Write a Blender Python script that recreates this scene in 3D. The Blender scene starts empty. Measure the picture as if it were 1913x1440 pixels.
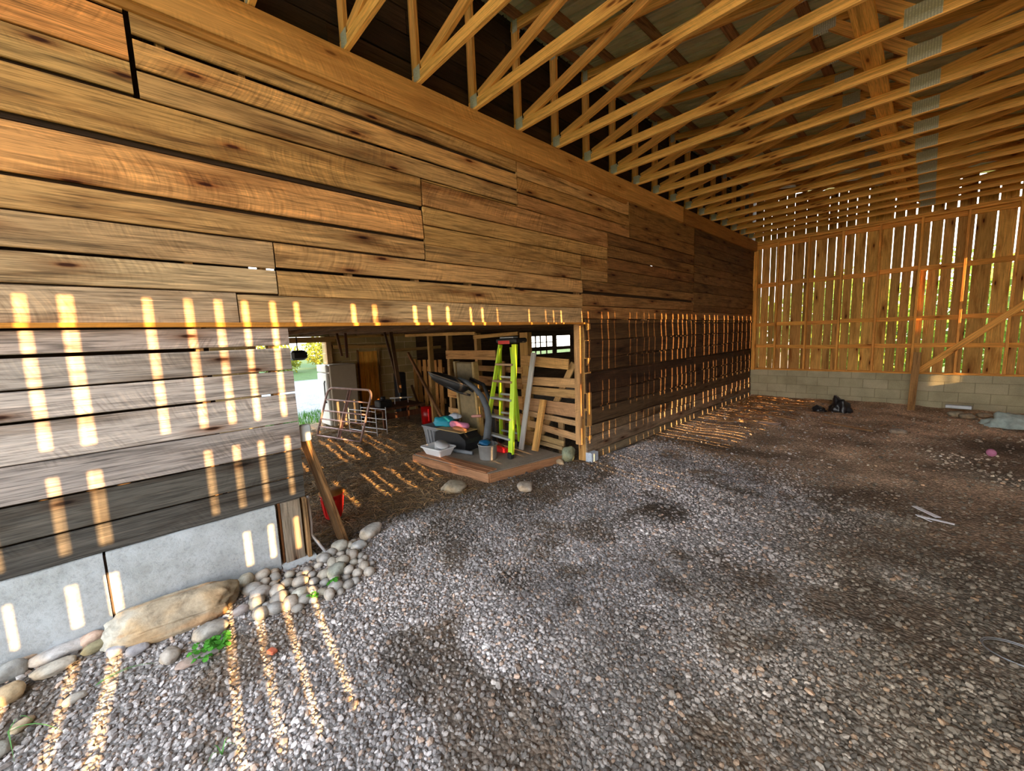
import bpy, math, random
import numpy as np
from mathutils import Vector, Matrix, noise
random.seed(7)
rng = np.random.default_rng(7)
SC = bpy.context.scene
COL = SC.collection
R = random.Random(11)

# ------------------------------------------------------------------ helpers
def V(*a): return Vector(a)
def nz(p, s=1.0, o=0.0): return noise.noise(Vector((p[0]*s+o, p[1]*s-o, p[2]*s+o*.5)))

class MB:
    """collects shapes; every vertex carries wood coordinates (gc) and a colour (tint)"""
    def __init__(s): s.v=[]; s.f=[]; s.g=[]; s.t=[]; s.sm=[]
    def add(s, vs, fs, gs=None, tint=(1,1,1), smooth=False):
        o=len(s.v); s.v+= [tuple(v) for v in vs]
        s.g+= gs if gs is not None else [tuple(v) for v in vs]
        s.t+= [tuple(tint)+(1,)]*len(vs) if not isinstance(tint,list) else tint
        for f in fs: s.f.append(tuple(i+o for i in f)); s.sm.append(smooth)
    def board(s, A, B, wd, w, t, tint=(1,1,1), seg=1, wob=0.0, ch=.003, warp=0.0, seed=None, cap=True):
        """a sawn board from A to B: w wide along wd, t thick across"""
        A=Vector(A); B=Vector(B); L=(B-A).length; d=(B-A)/L
        wd=Vector(wd); wd=(wd-d*wd.dot(d)).normalized(); td=d.cross(wd)
        sd=R.uniform(0,50) if seed is None else seed
        u0=R.uniform(0,9)
        vs=[];gs=[];fs=[]
        for i in range(seg+1):
            u=L*i/seg; c=A+d*u
            hw0=w/2+(nz((u*.9+sd,3.1,sd))*wob if wob else 0); hw1=w/2+(nz((u*.9+sd,9.7,-sd))*wob if wob else 0)
            off=td*(nz((u*.7,sd,1.3))*warp) if warp else Vector((0,0,0))
            h=t/2
            for a,b in ((-hw0+ch,-h),(hw1-ch,-h),(hw1,-h+ch),(hw1,h-ch),(hw1-ch,h),(-hw0+ch,h),(-hw0,h-ch),(-hw0,-h+ch)):
                vs.append(c+wd*a+td*b+off); gs.append((u+u0, a+b*.7+sd, sd*3.7))
        for i in range(seg):
            for k in range(8):
                a=i*8+k; b=i*8+(k+1)%8
                fs.append((a,b,b+8,a+8))
        if cap:
            fs.append(tuple(range(7,-1,-1))); fs.append(tuple(seg*8+k for k in range(8)))
        s.add(vs,fs,gs,tint)
    def box(s, c, size, tint=(1,1,1), rz=0, ch=.004, M=None):
        M = M or (Matrix.Translation(Vector(c)) @ Matrix.Rotation(rz,4,'Z'))
        x,y,z=[q/2 for q in size]; ch=min(ch,x*.45,y*.45,z*.45)
        vs=[];fs=[]
        for sz in(-1,1):
            for (zz,ins) in (((z-ch)*sz,0),(z*sz,ch)) if sz>0 else ((z*sz,ch),((z-ch)*sz,0)):
                X=x-ins;Y=y-ins
                for a,b in ((-X+ch,-Y),(X-ch,-Y),(X,-Y+ch),(X,Y-ch),(X-ch,Y),(-X+ch,Y),(-X,Y-ch),(-X,-Y+ch)):
                    vs.append(M@Vector((a,b,zz)))
        for i in range(3):
            for k in range(8):
                a=i*8+k;b=i*8+(k+1)%8
                fs.append((a,b,b+8,a+8))
        fs.append(tuple(range(7,-1,-1))); fs.append(tuple(24+k for k in range(8)))
        s.add(vs,fs,None,tint)
    def tube(s, pts, r, n=10, tint=(1,1,1), closed=False):
        pts=[Vector(p) for p in pts]; m=len(pts)
        rs = r if isinstance(r,(list,tuple)) else [r]*m
        vs=[];fs=[];gs=[];up=None;u=0
        for i,p in enumerate(pts):
            a=pts[(i-1)%m] if (closed or i>0) else p; b=pts[(i+1)%m] if (closed or i<m-1) else p
            d=(b-a).normalized()
            if up is None: up=d.orthogonal().normalized()
            up=(up-d*up.dot(d)).normalized(); q=d.cross(up)
            if i: u+=(p-pts[i-1]).length
            for k in range(n):
                an=2*math.pi*k/n
                vs.append(p+(up*math.cos(an)+q*math.sin(an))*rs[i]); gs.append((u,an*rs[i],3))
        mm=m if closed else m-1
        for i in range(mm):
            for k in range(n):
                j=(i+1)%m
                fs.append((i*n+k,i*n+(k+1)%n,j*n+(k+1)%n,j*n+k))
        if not closed:
            fs.append(tuple(range(n-1,-1,-1))); fs.append(tuple((m-1)*n+k for k in range(n)))
        s.add(vs,fs,gs,tint,True)
    def lathe(s, prof, c=(0,0,0), n=24, tint=(1,1,1), M=None):
        M=M or Matrix.Translation(Vector(c)); vs=[];fs=[]
        for r,z in prof:
            for k in range(n):
                a=2*math.pi*k/n; vs.append(M@Vector((r*math.cos(a),r*math.sin(a),z)))
        for i in range(len(prof)-1):
            for k in range(n):
                fs.append((i*n+k,i*n+(k+1)%n,(i+1)*n+(k+1)%n,(i+1)*n+k))
        s.add(vs,fs,None,tint,True)
    def quad(s, pts, tint=(1,1,1), gs=None):
        s.add(pts,[(0,1,2,3)],gs,tint)
    def prism(s, poly, z0, z1, tint=(1,1,1)):
        n=len(poly); vs=[(x,y,z0) for x,y in poly]+[(x,y,z1) for x,y in poly]
        fs=[tuple(range(n-1,-1,-1)),tuple(range(n,2*n))]+[(i,(i+1)%n,(i+1)%n+n,i+n) for i in range(n)]
        s.add(vs,fs,None,tint)
    def build(s, name, mat, parent=None, loc=None):
        """links everything collected as one object; loc = origin in world"""
        me=bpy.data.meshes.new(name)
        vs=s.v
        if loc is not None: vs=[(a-loc[0],b-loc[1],c-loc[2]) for a,b,c in vs]
        me.from_pydata(vs,[],s.f)
        a=me.attributes.new('gc','FLOAT_VECTOR','POINT'); a.data.foreach_set('vector',np.array(s.g,'f').ravel())
        a=me.attributes.new('tint','FLOAT_COLOR','POINT'); a.data.foreach_set('color',np.array(s.t,'f').ravel())
        me.polygons.foreach_set('use_smooth',s.sm)
        me.materials.append(mat); me.update()
        o=bpy.data.objects.new(name,me); COL.objects.link(o)
        if parent is not None: o.parent=parent
        if loc is not None and parent is None: o.location=loc
        return o

def tag(o,label=None,cat=None,group=None,kind=None):
    if label:o['label']=label
    if cat:o['category']=cat
    if group:o['group']=group
    if kind:o['kind']=kind
    return o
def empty(name,loc,label,cat,group=None,kind=None,rz=0):
    o=bpy.data.objects.new(name,None); COL.objects.link(o); o.location=loc; o.rotation_euler=(0,0,rz)
    o.empty_display_size=.1
    return tag(o,label,cat,group,kind)
def part(mb,name,mat,root,label=None):
    """part whose shapes were collected in world space"""
    l=root.location
    o=mb.build(name,mat,None,loc=(l.x,l.y,l.z)); o.location=(0,0,0); o.parent=root
    if label:o['label']=label
    return o
def sub(mb,name,mat,root,parent,label=None):
    """sub-part: sits on a part (whose local origin is that of its thing)"""
    o=part(mb,name,mat,root,label); o.parent=parent; return o
def dup(o,parent=None):
    c=o.copy(); COL.objects.link(c); c.parent=parent
    for ch in list(o.children): dup(ch,c)
    return c

# ------------------------------------------------------------------ materials
class NT:
    def __init__(s,name,rough=.8):
        m=bpy.data.materials.new(name); m.use_nodes=True; s.m=m; s.t=m.node_tree; s.b=s.t.nodes['Principled BSDF']
        s.b.inputs['Roughness'].default_value=rough
        s.b.inputs['Specular IOR Level'].default_value=.25
    def n(s,typ,**k):
        x=s.t.nodes.new(typ)
        for a,b in k.items():
            if a.startswith('_'): setattr(x,a[1:],b)
            else: x.inputs[a.replace('_',' ')].default_value=b
        return x
    def l(s,a,b): s.t.links.new(a,b)
    def attr(s,nm,out='Vector'): return s.n('ShaderNodeAttribute',_attribute_name=nm).outputs[out]
    def map(s,vec,sc,loc=(0,0,0)):
        m=s.n('ShaderNodeMapping'); m.inputs['Scale'].default_value=sc; m.inputs['Location'].default_value=loc; s.l(vec,m.inputs['Vector']); return m.outputs['Vector']
    def noise(s,vec,scale=1,detail=4,rough=.55,dist=0.):
        x=s.n('ShaderNodeTexNoise'); x.inputs['Scale'].default_value=scale; x.inputs['Detail'].default_value=detail
        x.inputs['Roughness'].default_value=rough; x.inputs['Distortion'].default_value=dist
        if vec is not None: s.l(vec,x.inputs['Vector'])
        return x.outputs['Fac']
    def ramp(s,fac,stops,interp='LINEAR'):
        x=s.n('ShaderNodeValToRGB'); x.color_ramp.interpolation=interp; e=x.color_ramp.elements
        while len(e)<len(stops): e.new(.5)
        for k,(p,c) in enumerate(stops):
            e[k].position=p; e[k].color=(c,c,c,1) if isinstance(c,(int,float)) else tuple(c)+(1,)
        s.l(fac,x.inputs['Fac']); return x.outputs['Color']
    def mix(s,a,b,fac=1.0,mode='MULTIPLY'):
        x=s.n('ShaderNodeMix',_data_type='RGBA',_blend_type=mode)
        for q,i in ((fac,0),(a,6),(b,7)):
            if isinstance(q,bpy.types.NodeSocket): s.l(q,x.inputs[i])
            elif i==0: x.inputs[0].default_value=q
            else: x.inputs[i].default_value=tuple(q)+(1,) if len(q)==3 else q
        return x.outputs[2]
    def math(s,op,a,b=0.0,clamp=False):
        x=s.n('ShaderNodeMath',_operation=op,_use_clamp=clamp)
        for i,q in enumerate((a,b)):
            if isinstance(q,bpy.types.NodeSocket): s.l(q,x.inputs[i])
            else: x.inputs[i].default_value=q
        return x.outputs[0]
    def bump(s,h,strength=.3,dist=.01,normal=None):
        x=s.n('ShaderNodeBump'); x.inputs['Strength'].default_value=strength; x.inputs['Distance'].default_value=dist
        s.l(h,x.inputs['Height'])
        if normal is not None: s.l(normal,x.inputs['Normal'])
        s.l(x.outputs['Normal'],s.b.inputs['Normal']); return x.outputs['Normal']
    def col(s,c):
        if isinstance(c,bpy.types.NodeSocket): s.l(c,s.b.inputs['Base Color'])
        else: s.b.inputs['Base Color'].default_value=tuple(c)+(1,)

def wood(name, base, grain=.5, streak=.4, blotch=.4, saw=.2, knots=.6, grey=0., rough=.82, bump=.35, dark=(.35,.28,.22)):
    k=NT(name,rough); g=k.attr('gc'); t=k.attr('tint','Color')
    n1=k.noise(k.map(g,(1.6,26,1)),1,7,.62,.9)
    n2=k.noise(k.map(g,(5,170,1)),1,3,.6)
    n3=k.noise(k.map(g,(.9,5.5,1)),1,5,.6,.5)
    c=k.mix(t,base,1.0)
    c=k.mix(c,k.ramp(n1,[(.28,1-grain),(.5,1.),(.75,1+.0)]),1.0)
    c=k.mix(c,k.ramp(n2,[(.3,1-streak),(.55,1.),(.8,1.)]),1.0)
    c=k.mix(c,dark,k.ramp(n3,[(.5,0.),(.72,blotch)]),'MULTIPLY')
    # lighter worn grain
    c=k.mix(c,k.mix(c,(1.55,1.5,1.45),1.0),k.ramp(k.noise(k.map(g,(2.2,60,1),(3,1,0)),1,5,.6),[(.5,0.),(.7,.75)]),'MIX')
    # saw marks across the board
    if saw:
        g2=k.n('ShaderNodeSeparateXYZ'); k.l(g,g2.inputs[0])
        vv=k.math('MULTIPLY',g2.outputs['Y'],9.0); fr=k.math('SINE',vv); bend=k.math('MULTIPLY',fr,.07)
        u2=k.math('ADD',g2.outputs['X'],bend); cx=k.n('ShaderNodeCombineXYZ'); k.l(u2,cx.inputs[0]); k.l(g2.outputs['Y'],cx.inputs[1]); k.l(g2.outputs['Z'],cx.inputs[2])
        ns=k.noise(k.map(cx.outputs[0],(62,5,1)),1,3,.5)
        msk=k.ramp(k.noise(k.map(g,(1.5,5,1),(7,0,0)),1,3),[(.45,0.),(.62,1.)])
        sm=k.math('MULTIPLY',k.ramp(ns,[(.5,0.),(.66,saw)]),msk)
        c=k.mix(c,(1.6,1.5,1.35),sm,'MULTIPLY')
        sm2=k.math('MULTIPLY',k.ramp(ns,[(.34,saw*1.2),(.46,0.)]),msk)
        c=k.mix(c,(.55,.5,.45),sm2,'MULTIPLY')
    if knots:
        vo=k.n('ShaderNodeTexVoronoi',_feature='F1',_voronoi_dimensions='2D'); vo.inputs['Scale'].default_value=1.0
        k.l(k.map(g,(.85,3.4,1)),vo.inputs['Vector'])
        c=k.mix(c,(.42,.24,.14),k.ramp(vo.outputs['Distance'],[(.02,knots),(.07,knots*.5),(.17,0.)]),'MULTIPLY')
        c=k.mix(c,(.2,.12,.08),k.ramp(vo.outputs['Distance'],[(.022,knots),(.042,0.)]),'MULTIPLY')
    k.col(c)
    h=k.math('ADD',k.math('MULTIPLY',n1,.6),k.math('MULTIPLY',n2,.4))
    k.bump(h,bump,.006)
    return k.m

def plain(name,col,rough=.6,metal=0.,nz_amt=.15,scale=14,bump=.1,spec=.3):
    k=NT(name,rough); k.b.inputs['Metallic'].default_value=metal; k.b.inputs['Specular IOR Level'].default_value=spec
    tc=k.n('ShaderNodeTexCoord').outputs['Object']
    n=k.noise(tc,scale,6,.6); c=k.mix(k.attr('tint','Color'),col,1.0)
    k.col(k.mix(c,k.ramp(n,[(.3,1-nz_amt),(.7,1+nz_amt*.3)]),1.0)); k.bump(n,bump,.004)
    return k.m

M_wall = wood('weathered_siding',(.56,.335,.15),grain=.68,streak=.6,blotch=1.0,saw=.48,knots=1.0,dark=(.36,.27,.19))
M_dark = wood('dark_barn_wood',(.13,.08,.045),grain=.6,streak=.5,blotch=.6,saw=.2,knots=.5)
M_pine = wood('golden_pine',(.92,.51,.145),grain=.45,streak=.4,blotch=.22,saw=.1,knots=.75,dark=(.6,.42,.25))
M_beam = wood('header_pine',(.60,.30,.085),grain=.3,streak=.25,blotch=.5,saw=.25,knots=.6,dark=(.6,.45,.3))
M_far  = wood('far_siding',(.62,.335,.09),grain=.45,streak=.35,blotch=1.0,saw=.1,knots=.95,dark=(.42,.28,.16))
M_fence= wood('fence_board',(.46,.31,.17),grain=.5,streak=.4,blotch=.5,saw=.3,knots=.6)
M_redw = wood('platform_wood',(.42,.22,.12),grain=.4,streak=.3,blotch=.5,saw=.2,knots=.4)
M_white_board = wood('grey_painted_board',(.52,.5,.47),grain=.2,streak=.2,blotch=.3,saw=0,knots=.2)

def concrete(name,base):
    k=NT(name,.92); tc=k.attr('gc')
    n1=k.noise(tc,2.2,8,.65); n2=k.noise(tc,55,4,.7); n3=k.noise(tc,9,5,.6)
    c=k.mix(base,k.ramp(n1,[(.3,(.78,.77,.72)),(.55,(1,1,1)),(.75,(1.12,1.15,1.18))]),1.0)
    c=k.mix(c,k.ramp(n2,[(.32,.72),(.5,1.)]),.8); c=k.mix(c,k.ramp(n3,[(.35,.85),(.6,1.)]),1.0)
    k.col(k.mix(c,k.attr('tint','Color'),1.0))
    k.bump(k.math('ADD',k.math('MULTIPLY',n2,.6),n3),.55,.01); return k.m
M_conc=concrete('poured_concrete',(.44,.465,.49))
def blocks(name,a,b,mortar):
    k=NT(name,.93); g=k.attr('gc'); br=k.n('ShaderNodeTexBrick'); k.l(g,br.inputs['Vector'])
    br.inputs['Color1'].default_value=a+(1,); br.inputs['Color2'].default_value=b+(1,); br.inputs['Mortar'].default_value=mortar+(1,)
    br.inputs['Scale'].default_value=1; br.inputs['Brick Width'].default_value=.405; br.inputs['Row Height'].default_value=.2
    br.inputs['Mortar Size'].default_value=.006; br.inputs['Mortar Smooth'].default_value=.3; br.inputs['Bias'].default_value=.1
    n1=k.noise(g,1.7,7,.6); n2=k.noise(g,60,3,.6)
    c=k.mix(br.outputs['Color'],k.ramp(n1,[(.3,.72),(.6,1.1)]),1.0); c=k.mix(c,k.ramp(n2,[(.3,.85),(.6,1.)]),1.0)
    k.col(k.mix(c,k.attr('tint','Color'),1.0))
    h=k.math('SUBTRACT',k.math('MULTIPLY',n2,.25),br.outputs['Fac']); k.bump(h,.5,.006); return k.m
M_block=blocks('concrete_block',(.50,.45,.30),(.42,.38,.24),(.30,.27,.17))
M_block2=blocks('painted_block',(.62,.46,.23),(.50,.37,.17),(.88,.72,.45))

# ground: dirt with crushed stone
def ground_mat():
    k=NT('gravel_dirt',.95); tc=k.n('ShaderNodeTexCoord').outputs['Object']; t=k.attr('tint','Color')
    n1=k.noise(tc,3.0,8,.65); n2=k.noise(tc,26,6,.7)
    vo=k.n('ShaderNodeTexVoronoi',_feature='F1'); vo.inputs['Scale'].default_value=48; k.l(tc,vo.inputs['Vector'])
    cr=k.ramp(vo.outputs['Color'],[(0.,.55),(1.,1.5)])
    vo2=k.n('ShaderNodeTexVoronoi',_feature='F1'); vo2.inputs['Scale'].default_value=20; k.l(tc,vo2.inputs['Vector'])
    c=k.mix(t,cr,.8); c=k.mix(c,k.ramp(vo.outputs['Distance'],[(.25,1.1),(.6,.5)]),.75)
    c=k.mix(c,k.ramp(n1,[(.3,.7),(.5,1.),(.72,1.25)]),1.0); c=k.mix(c,k.ramp(n2,[(.3,.6),(.6,1.15)]),1.0)
    k.col(c)
    h=k.math('ADD',k.math('MULTIPLY',vo.outputs['Distance'],-1.0),k.math('MULTIPLY',n2,1.2))
    k.bump(h,.8,.02); return k.m
M_ground=ground_mat()
def stone(name,rough=.9):
    k=NT(name,rough); tc=k.n('ShaderNodeTexCoord').outputs['Object']
    n1=k.noise(tc,9,8,.65,.4); n2=k.noise(tc,70,4,.7); n3=k.noise(tc,3.5,3,.5)
    c=k.mix(k.attr('tint','Color'),k.ramp(n1,[(.32,.45),(.5,1.),(.7,1.35)]),1.0)
    c=k.mix(c,k.ramp(n2,[(.3,.75),(.55,1.)]),.8); c=k.mix(c,(1.05,.85,.62),k.ramp(n3,[(.5,0.),(.62,.7)]),'MULTIPLY')
    k.col(c); k.bump(k.math('ADD',n1,k.math('MULTIPLY',n2,.35)),.6,.01); return k.m
M_stone=stone('field_stone')
def pebble():
    k=NT('pebble',.85); k.col(k.mix(k.attr('tint','Color'),k.ramp(k.noise(k.n('ShaderNodeTexCoord').outputs['Object'],60,3,.6),[(.3,.75),(.65,1.1)]),1.0)); return k.m
M_peb=pebble()
def metalroof():
    k=NT('ribbed_roof_metal',.45); k.b.inputs['Metallic'].default_value=.1
    tc=k.n('ShaderNodeTexCoord').outputs['Object']; n=k.noise(k.map(tc,(1,3,1)),3,5,.6)
    k.col(k.mix((.60,.61,.40),k.ramp(n,[(.3,.75),(.7,1.1)]),1.0)); return k.m
M_roof=metalroof()
def nailplate():
    k=NT('galvanised_plate',.5); k.b.inputs['Metallic'].default_value=.0
    g=k.attr('gc'); w=k.n('ShaderNodeTexVoronoi'); w.inputs['Scale'].default_value=1; w.inputs['Randomness'].default_value=.1
    k.l(k.map(g,(60,60,110)),w.inputs['Vector'])
    k.col(k.mix((.90,.86,.68),k.ramp(w.outputs['Distance'],[(.3,1.),(.5,.45)]),1.0)); k.bump(w.outputs['Distance'],.6,.003); return k.m
M_plate=nailplate()
M_black=plain('black_plastic',(.018,.019,.022),.45,nz_amt=.2)
M_grey=plain('grey_plastic',(.20,.22,.25),.5)
M_tan=plain('deck_vinyl',(.22,.165,.085),.5,nz_amt=.3)
M_gal=plain('grey_metal',(.42,.44,.46),.4,.5)
M_green=plain('lime_fibreglass',(.50,.75,.03),.4,nz_amt=.06,spec=.4)
M_whitep=plain('white_plastic',(.78,.80,.84),.4,nz_amt=.05)
M_tote=plain('grey_tote_plastic',(.25,.26,.28),.45)
M_teal=plain('teal_print',(.02,.30,.42),.5,nz_amt=.1)
M_pink=plain('pink_foam',(.55,.20,.33),.7,nz_amt=.25)
M_red=plain('red_plastic',(.70,.02,.02),.35,nz_amt=.12,spec=.5)
M_rust=plain('rusty_gate_tube',(.42,.29,.27),.5,.3,nz_amt=.5,scale=9)
M_fridge=plain('fridge_enamel',(.62,.60,.55),.35,nz_amt=.05)
M_cloth=plain('dirty_cloth',(.45,.55,.52),.9,nz_amt=.4,scale=9)
M_blackbag=plain('black_bag_film',(.012,.012,.015),.35,nz_amt=.2,spec=.5)
M_straw=plain('straw',(.48,.33,.16),.85,nz_amt=.4,scale=5)
M_outlet=plain('junction_box_grey',(.55,.60,.64),.5)
def leaf(name,col):
    k=NT(name,.6); tc=k.n('ShaderNodeTexCoord').outputs['Object']
    k.col(k.mix(k.attr('tint','Color'),col,1.0))
    tr=k.n('ShaderNodeBsdfTranslucent'); k.l(k.mix(k.attr('tint','Color'),col,1.0),tr.inputs['Color'])
    mx=k.n('ShaderNodeMixShader'); mx.inputs[0].default_value=.4
    out=k.t.nodes['Material Output']; k.l(k.b.outputs[0],mx.inputs[1]); k.l(tr.outputs[0],mx.inputs[2]); k.l(mx.outputs[0],out.inputs['Surface']); return k.m
M_leaf=leaf('leaf_green',(.28,.40,.05)); M_clover=leaf('clover_green',(.085,.33,.04)); M_grass=leaf('grass_green',(.16,.42,.12))
M_bark=plain('bark',(.10,.07,.045),.9,nz_amt=.4,scale=20,bump=.5)

# ------------------------------------------------------------------ camera
f_px=736.8; yaw=.8142; pitch=.1206; roll=-.0375
CAM=Vector((3.1624,0,1.7969))
fw=Vector((-math.sin(yaw)*math.cos(pitch),math.cos(yaw)*math.cos(pitch),-math.sin(pitch)))
r0=fw.cross(Vector((0,0,1))).normalized(); u0=r0.cross(fw)
rr=r0*math.cos(roll)+u0*math.sin(roll); uu=-r0*math.sin(roll)+u0*math.cos(roll)
cd=bpy.data.cameras.new('camera'); cam=bpy.data.objects.new('camera',cd); COL.objects.link(cam)
mt=Matrix((rr,uu,-fw)).transposed().to_4x4(); mt.translation=CAM; cam.matrix_world=mt
cd.sensor_fit='HORIZONTAL'; cd.sensor_width=36; cd.lens=36*f_px/1913; cd.clip_start=.05; cd.clip_end=300
SC.camera=cam

YF=11.6      # inside face of the far wall
XR=6.9       # right wall
YB=-2.0      # open front behind the camera
XB=-6.2      # back wall of the old barn
ZC=3.97      # underside of the trusses

# ------------------------------------------------------------------ ground
def sst(a,b,x):
    t=max(0,min(1,(x-a)/(b-a))); return t*t*(3-2*t)
def gh(x,y):
    A=.19*(1-sst(.9,3.2,y))+.05*sst(.9,3,y)*(1-sst(4.5,6.5,y))
    w=math.exp(-max(0,x-.1)/.75) if x>0 else math.exp(x/.35)
    h=A*w
    if x<0 and y<.8: h=.1
    n=nz((x,y,0),.9,3)*.02+nz((x,y,0),3.2,7)*.010+nz((x,y,0),9,1)*.005
    far=sst(6,9,y)*(nz((x,y,0),1.7,9)*.04+nz((x,y,0),5,4)*.02)
    berm=.09*math.exp(-max(0,YF-y)/.35) if y<YF+.2 else 0
    straw=0
    if x<-.3 and y<4.5: straw=(.02+.03*nz((x,y,0),4,2))*sst(-.3,-1.2,x)
    return h+n+far+(berm if -0.2<x<7 else 0)+straw
DARKS=[(1.19,1.83,.17,.5),(1.44,3.64,.24,.75),(.97,6.33,.38,.8),(1.5,6.35,.3,.6),(4.1,8.75,.75,.95),(4.05,7.6,.55,.85),(1.3,7.3,.4,.5),(2.3,3.0,.35,.35),(2.0,2.1,.25,.3)]
LIGHTS=[(1.75,5.0,.35),(2.93,4.88,.3),(3.17,3.75,.3),(1.5,5.35,.3),(3.6,7.6,.45),(3.9,6.9,.5),(1.0,4.6,.4),(.6,2.2,.5),(2.2,4.2,.25)]
def gravelness(x,y):
    """1 where clean crushed stone covers the dirt"""
    g=1-sst(4.6,6.6,y+ (x-1.2)*.35 + nz((x,y,0),1.1,5)*1.2)
    g*=1-.55*sst(1.9,3.2,x+nz((x,y,0),1.3,2)*.8)*sst(.6,1.6,y)
    g*=1-.75*sst(.02,.4,nz((x,y,0),1.5,12)+.5*nz((x,y,0),5,3))
    if x<0: g*=sst(-.9,-.1,x)*sst(4.6,3.6,y)*.8
    if y<4.6: g*=1-.9*sst(1.5,2.1,y)*sst(4.4,3.5,y)*sst(.75,.15,x+nz((x,y,0),2.1,5)*.3)
    for a,b,r in LIGHTS: g=max(g,1.0*math.exp(-(((x-a)/r)**2+((y-b)/(r*.8))**2)*1.2))
    for a,b,r,s in DARKS: g*=1-s*math.exp(-(((x-a)/r)**2+((y-b)/r)**2)**2)
    return max(0,min(1,g))
def gtint(x,y):
    g=gravelness(x,y)
    d=nz((x,y,0),2.3,21)
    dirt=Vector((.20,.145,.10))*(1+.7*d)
    dirt=dirt*(1+2.1*sst(4.0,7.2,y)+.35*nz((x,y,0),.9,17)); dirt=dirt+Vector((.03,.010,-.006))*sst(8,10.5,y)  # dirt colour raised toward the far end to make up for dim light
    warm=sst(1.8,3.5,x)
    grav=Vector((.37,.35,.345))*(1-warm)+Vector((.36,.32,.255))*warm
    c=dirt.lerp(grav,g)
    for a,b,r,s in DARKS: c=c*(1-s*.72*math.exp(-(((x-a)/r)**2+((y-b)/r)**2)**2))
    if x<.2: c=c.lerp(Vector((.30,.21,.125)),sst(.1,-.9,x))
    if x<XB-.2:
        c=Vector((.30,.32,.35)) if x>-19 else Vector((.06,.115,.03))
        if x>-7.6: c=c.lerp(Vector((.10,.22,.04)),sst(-.1,.3,nz((x,y,0),2,3)+.1))
    return c
def grid(x0,x1,y0,y1,st,skip=None):
    nx=int(round((x1-x0)/st));ny=int(round((y1-y0)/st)); mb=MB(); vs=[];ts=[]
    for j in range(ny+1):
        for i in range(nx+1):
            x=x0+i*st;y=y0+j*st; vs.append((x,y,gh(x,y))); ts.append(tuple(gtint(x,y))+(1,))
    fs=[]
    for j in range(ny):
        for i in range(nx):
            a=j*(nx+1)+i; fs.append((a,a+1,a+nx+2,a+nx+1))
    mb.add(vs,fs,None,ts,True); return mb
g=grid(-6.4,7.2,-2.6,12.4,.05)
floor=g.build('floor',M_ground); tag(floor,'packed dirt and crushed stone floor of the open barn bay','floor',kind='structure')
mb=MB()
def outq(x0,x1,y0,y1,n=24):
    vs=[];ts=[]
    for j in range(n+1):
        for i in range(n+1):
            x=x0+(x1-x0)*i/n;y=y0+(y1-y0)*j/n; vs.append((x,y,-.03)); ts.append(tuple(gtint(x,y))+(1,) if x<0 else (.16,.24,.08,1))
    fs=[(j*(n+1)+i,j*(n+1)+i+1,(j+1)*(n+1)+i+1,(j+1)*(n+1)+i) for j in range(n) for i in range(n)]
    mb.add(vs,fs,None,ts,True)
outq(-60,-6.3,-30,50,60); outq(-6.3,60,12.3,60); outq(7.1,60,-30,12.3); outq(-6.3,7.1,-30,-2.5)
o=mb.build('ground',M_ground); tag(o,'gravel yard and grass outside the barn doorway','ground',kind='structure')

# gravel: tens of thousands of little stones nobody could count
def ico(sub):
    import bmesh
    bm=bmesh.new(); bmesh.ops.create_icosphere(bm,subdivisions=sub,radius=1); v=np.array([x.co[:] for x in bm.verts]); f=np.array([[q.index for q in x.verts] for x in bm.faces]); bm.free(); return v,f
def gravel(name,pts,sizes,cols,sub,label):
    bv,bf=ico(sub); n=len(pts); nv=len(bv)
    # a dozen dented shapes
    shapes=[]
    for k in range(14):
        d=np.array([1+.38*noise.noise(Vector(tuple(p*1.1+k*7.3))) for p in bv])
        shapes.append(bv*d[:,None])
    shapes=np.array(shapes)
    S=shapes[rng.integers(0,14,n)]                           # n,nv,3
    sc=sizes[:,None]*np.stack([rng.uniform(.8,1.35,n),rng.uniform(.65,1.0,n),rng.uniform(.45,.75,n)],1)
    S=S*sc[:,None,:]
    a=rng.uniform(0,2*np.pi,n); ti=rng.normal(0,.35,n); tj=rng.normal(0,.35,n)
    ca,sa=np.cos(a),np.sin(a); Rz=np.zeros((n,3,3)); Rz[:,0,0]=ca;Rz[:,0,1]=-sa;Rz[:,1,0]=sa;Rz[:,1,1]=ca;Rz[:,2,2]=1
    Rx=np.zeros((n,3,3)); Rx[:,0,0]=1;Rx[:,1,1]=np.cos(ti);Rx[:,1,2]=-np.sin(ti);Rx[:,2,1]=np.sin(ti);Rx[:,2,2]=np.cos(ti)
    Ry=np.zeros((n,3,3)); Ry[:,1,1]=1;Ry[:,0,0]=np.cos(tj);Ry[:,0,2]=np.sin(tj);Ry[:,2,0]=-np.sin(tj);Ry[:,2,2]=np.cos(tj)
    Rm=Rz@Rx@Ry
    P=np.einsum('nij,nkj->nki',Rm,S)+pts[:,None,:]
    F=(bf[None]+(np.arange(n)*nv)[:,None,None]).reshape(-1,3)
    me=bpy.data.meshes.new(name); me.vertices.add(n*nv); me.vertices.foreach_set('co',P.astype('f').ravel())
    nf=len(F); me.loops.add(nf*3); me.loops.foreach_set('vertex_index',F.astype('i').ravel())
    me.polygons.add(nf); me.polygons.foreach_set('loop_start',np.arange(0,nf*3,3,dtype='i')); me.polygons.foreach_set('loop_total',np.full(nf,3,'i'))
    me.polygons.foreach_set('use_smooth',np.zeros(nf,bool)); me.update(calc_edges=True)
    C=np.concatenate([cols,np.ones((n,1))],1); at=me.attributes.new('tint','FLOAT_COLOR','POINT'); at.data.foreach_set('color',np.repeat(C,nv,0).astype('f').ravel())
    me.materials.append(M_peb); o=bpy.data.objects.new(name,me); COL.objects.link(o)
    return tag(o,label,'gravel',kind='stuff')
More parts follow.
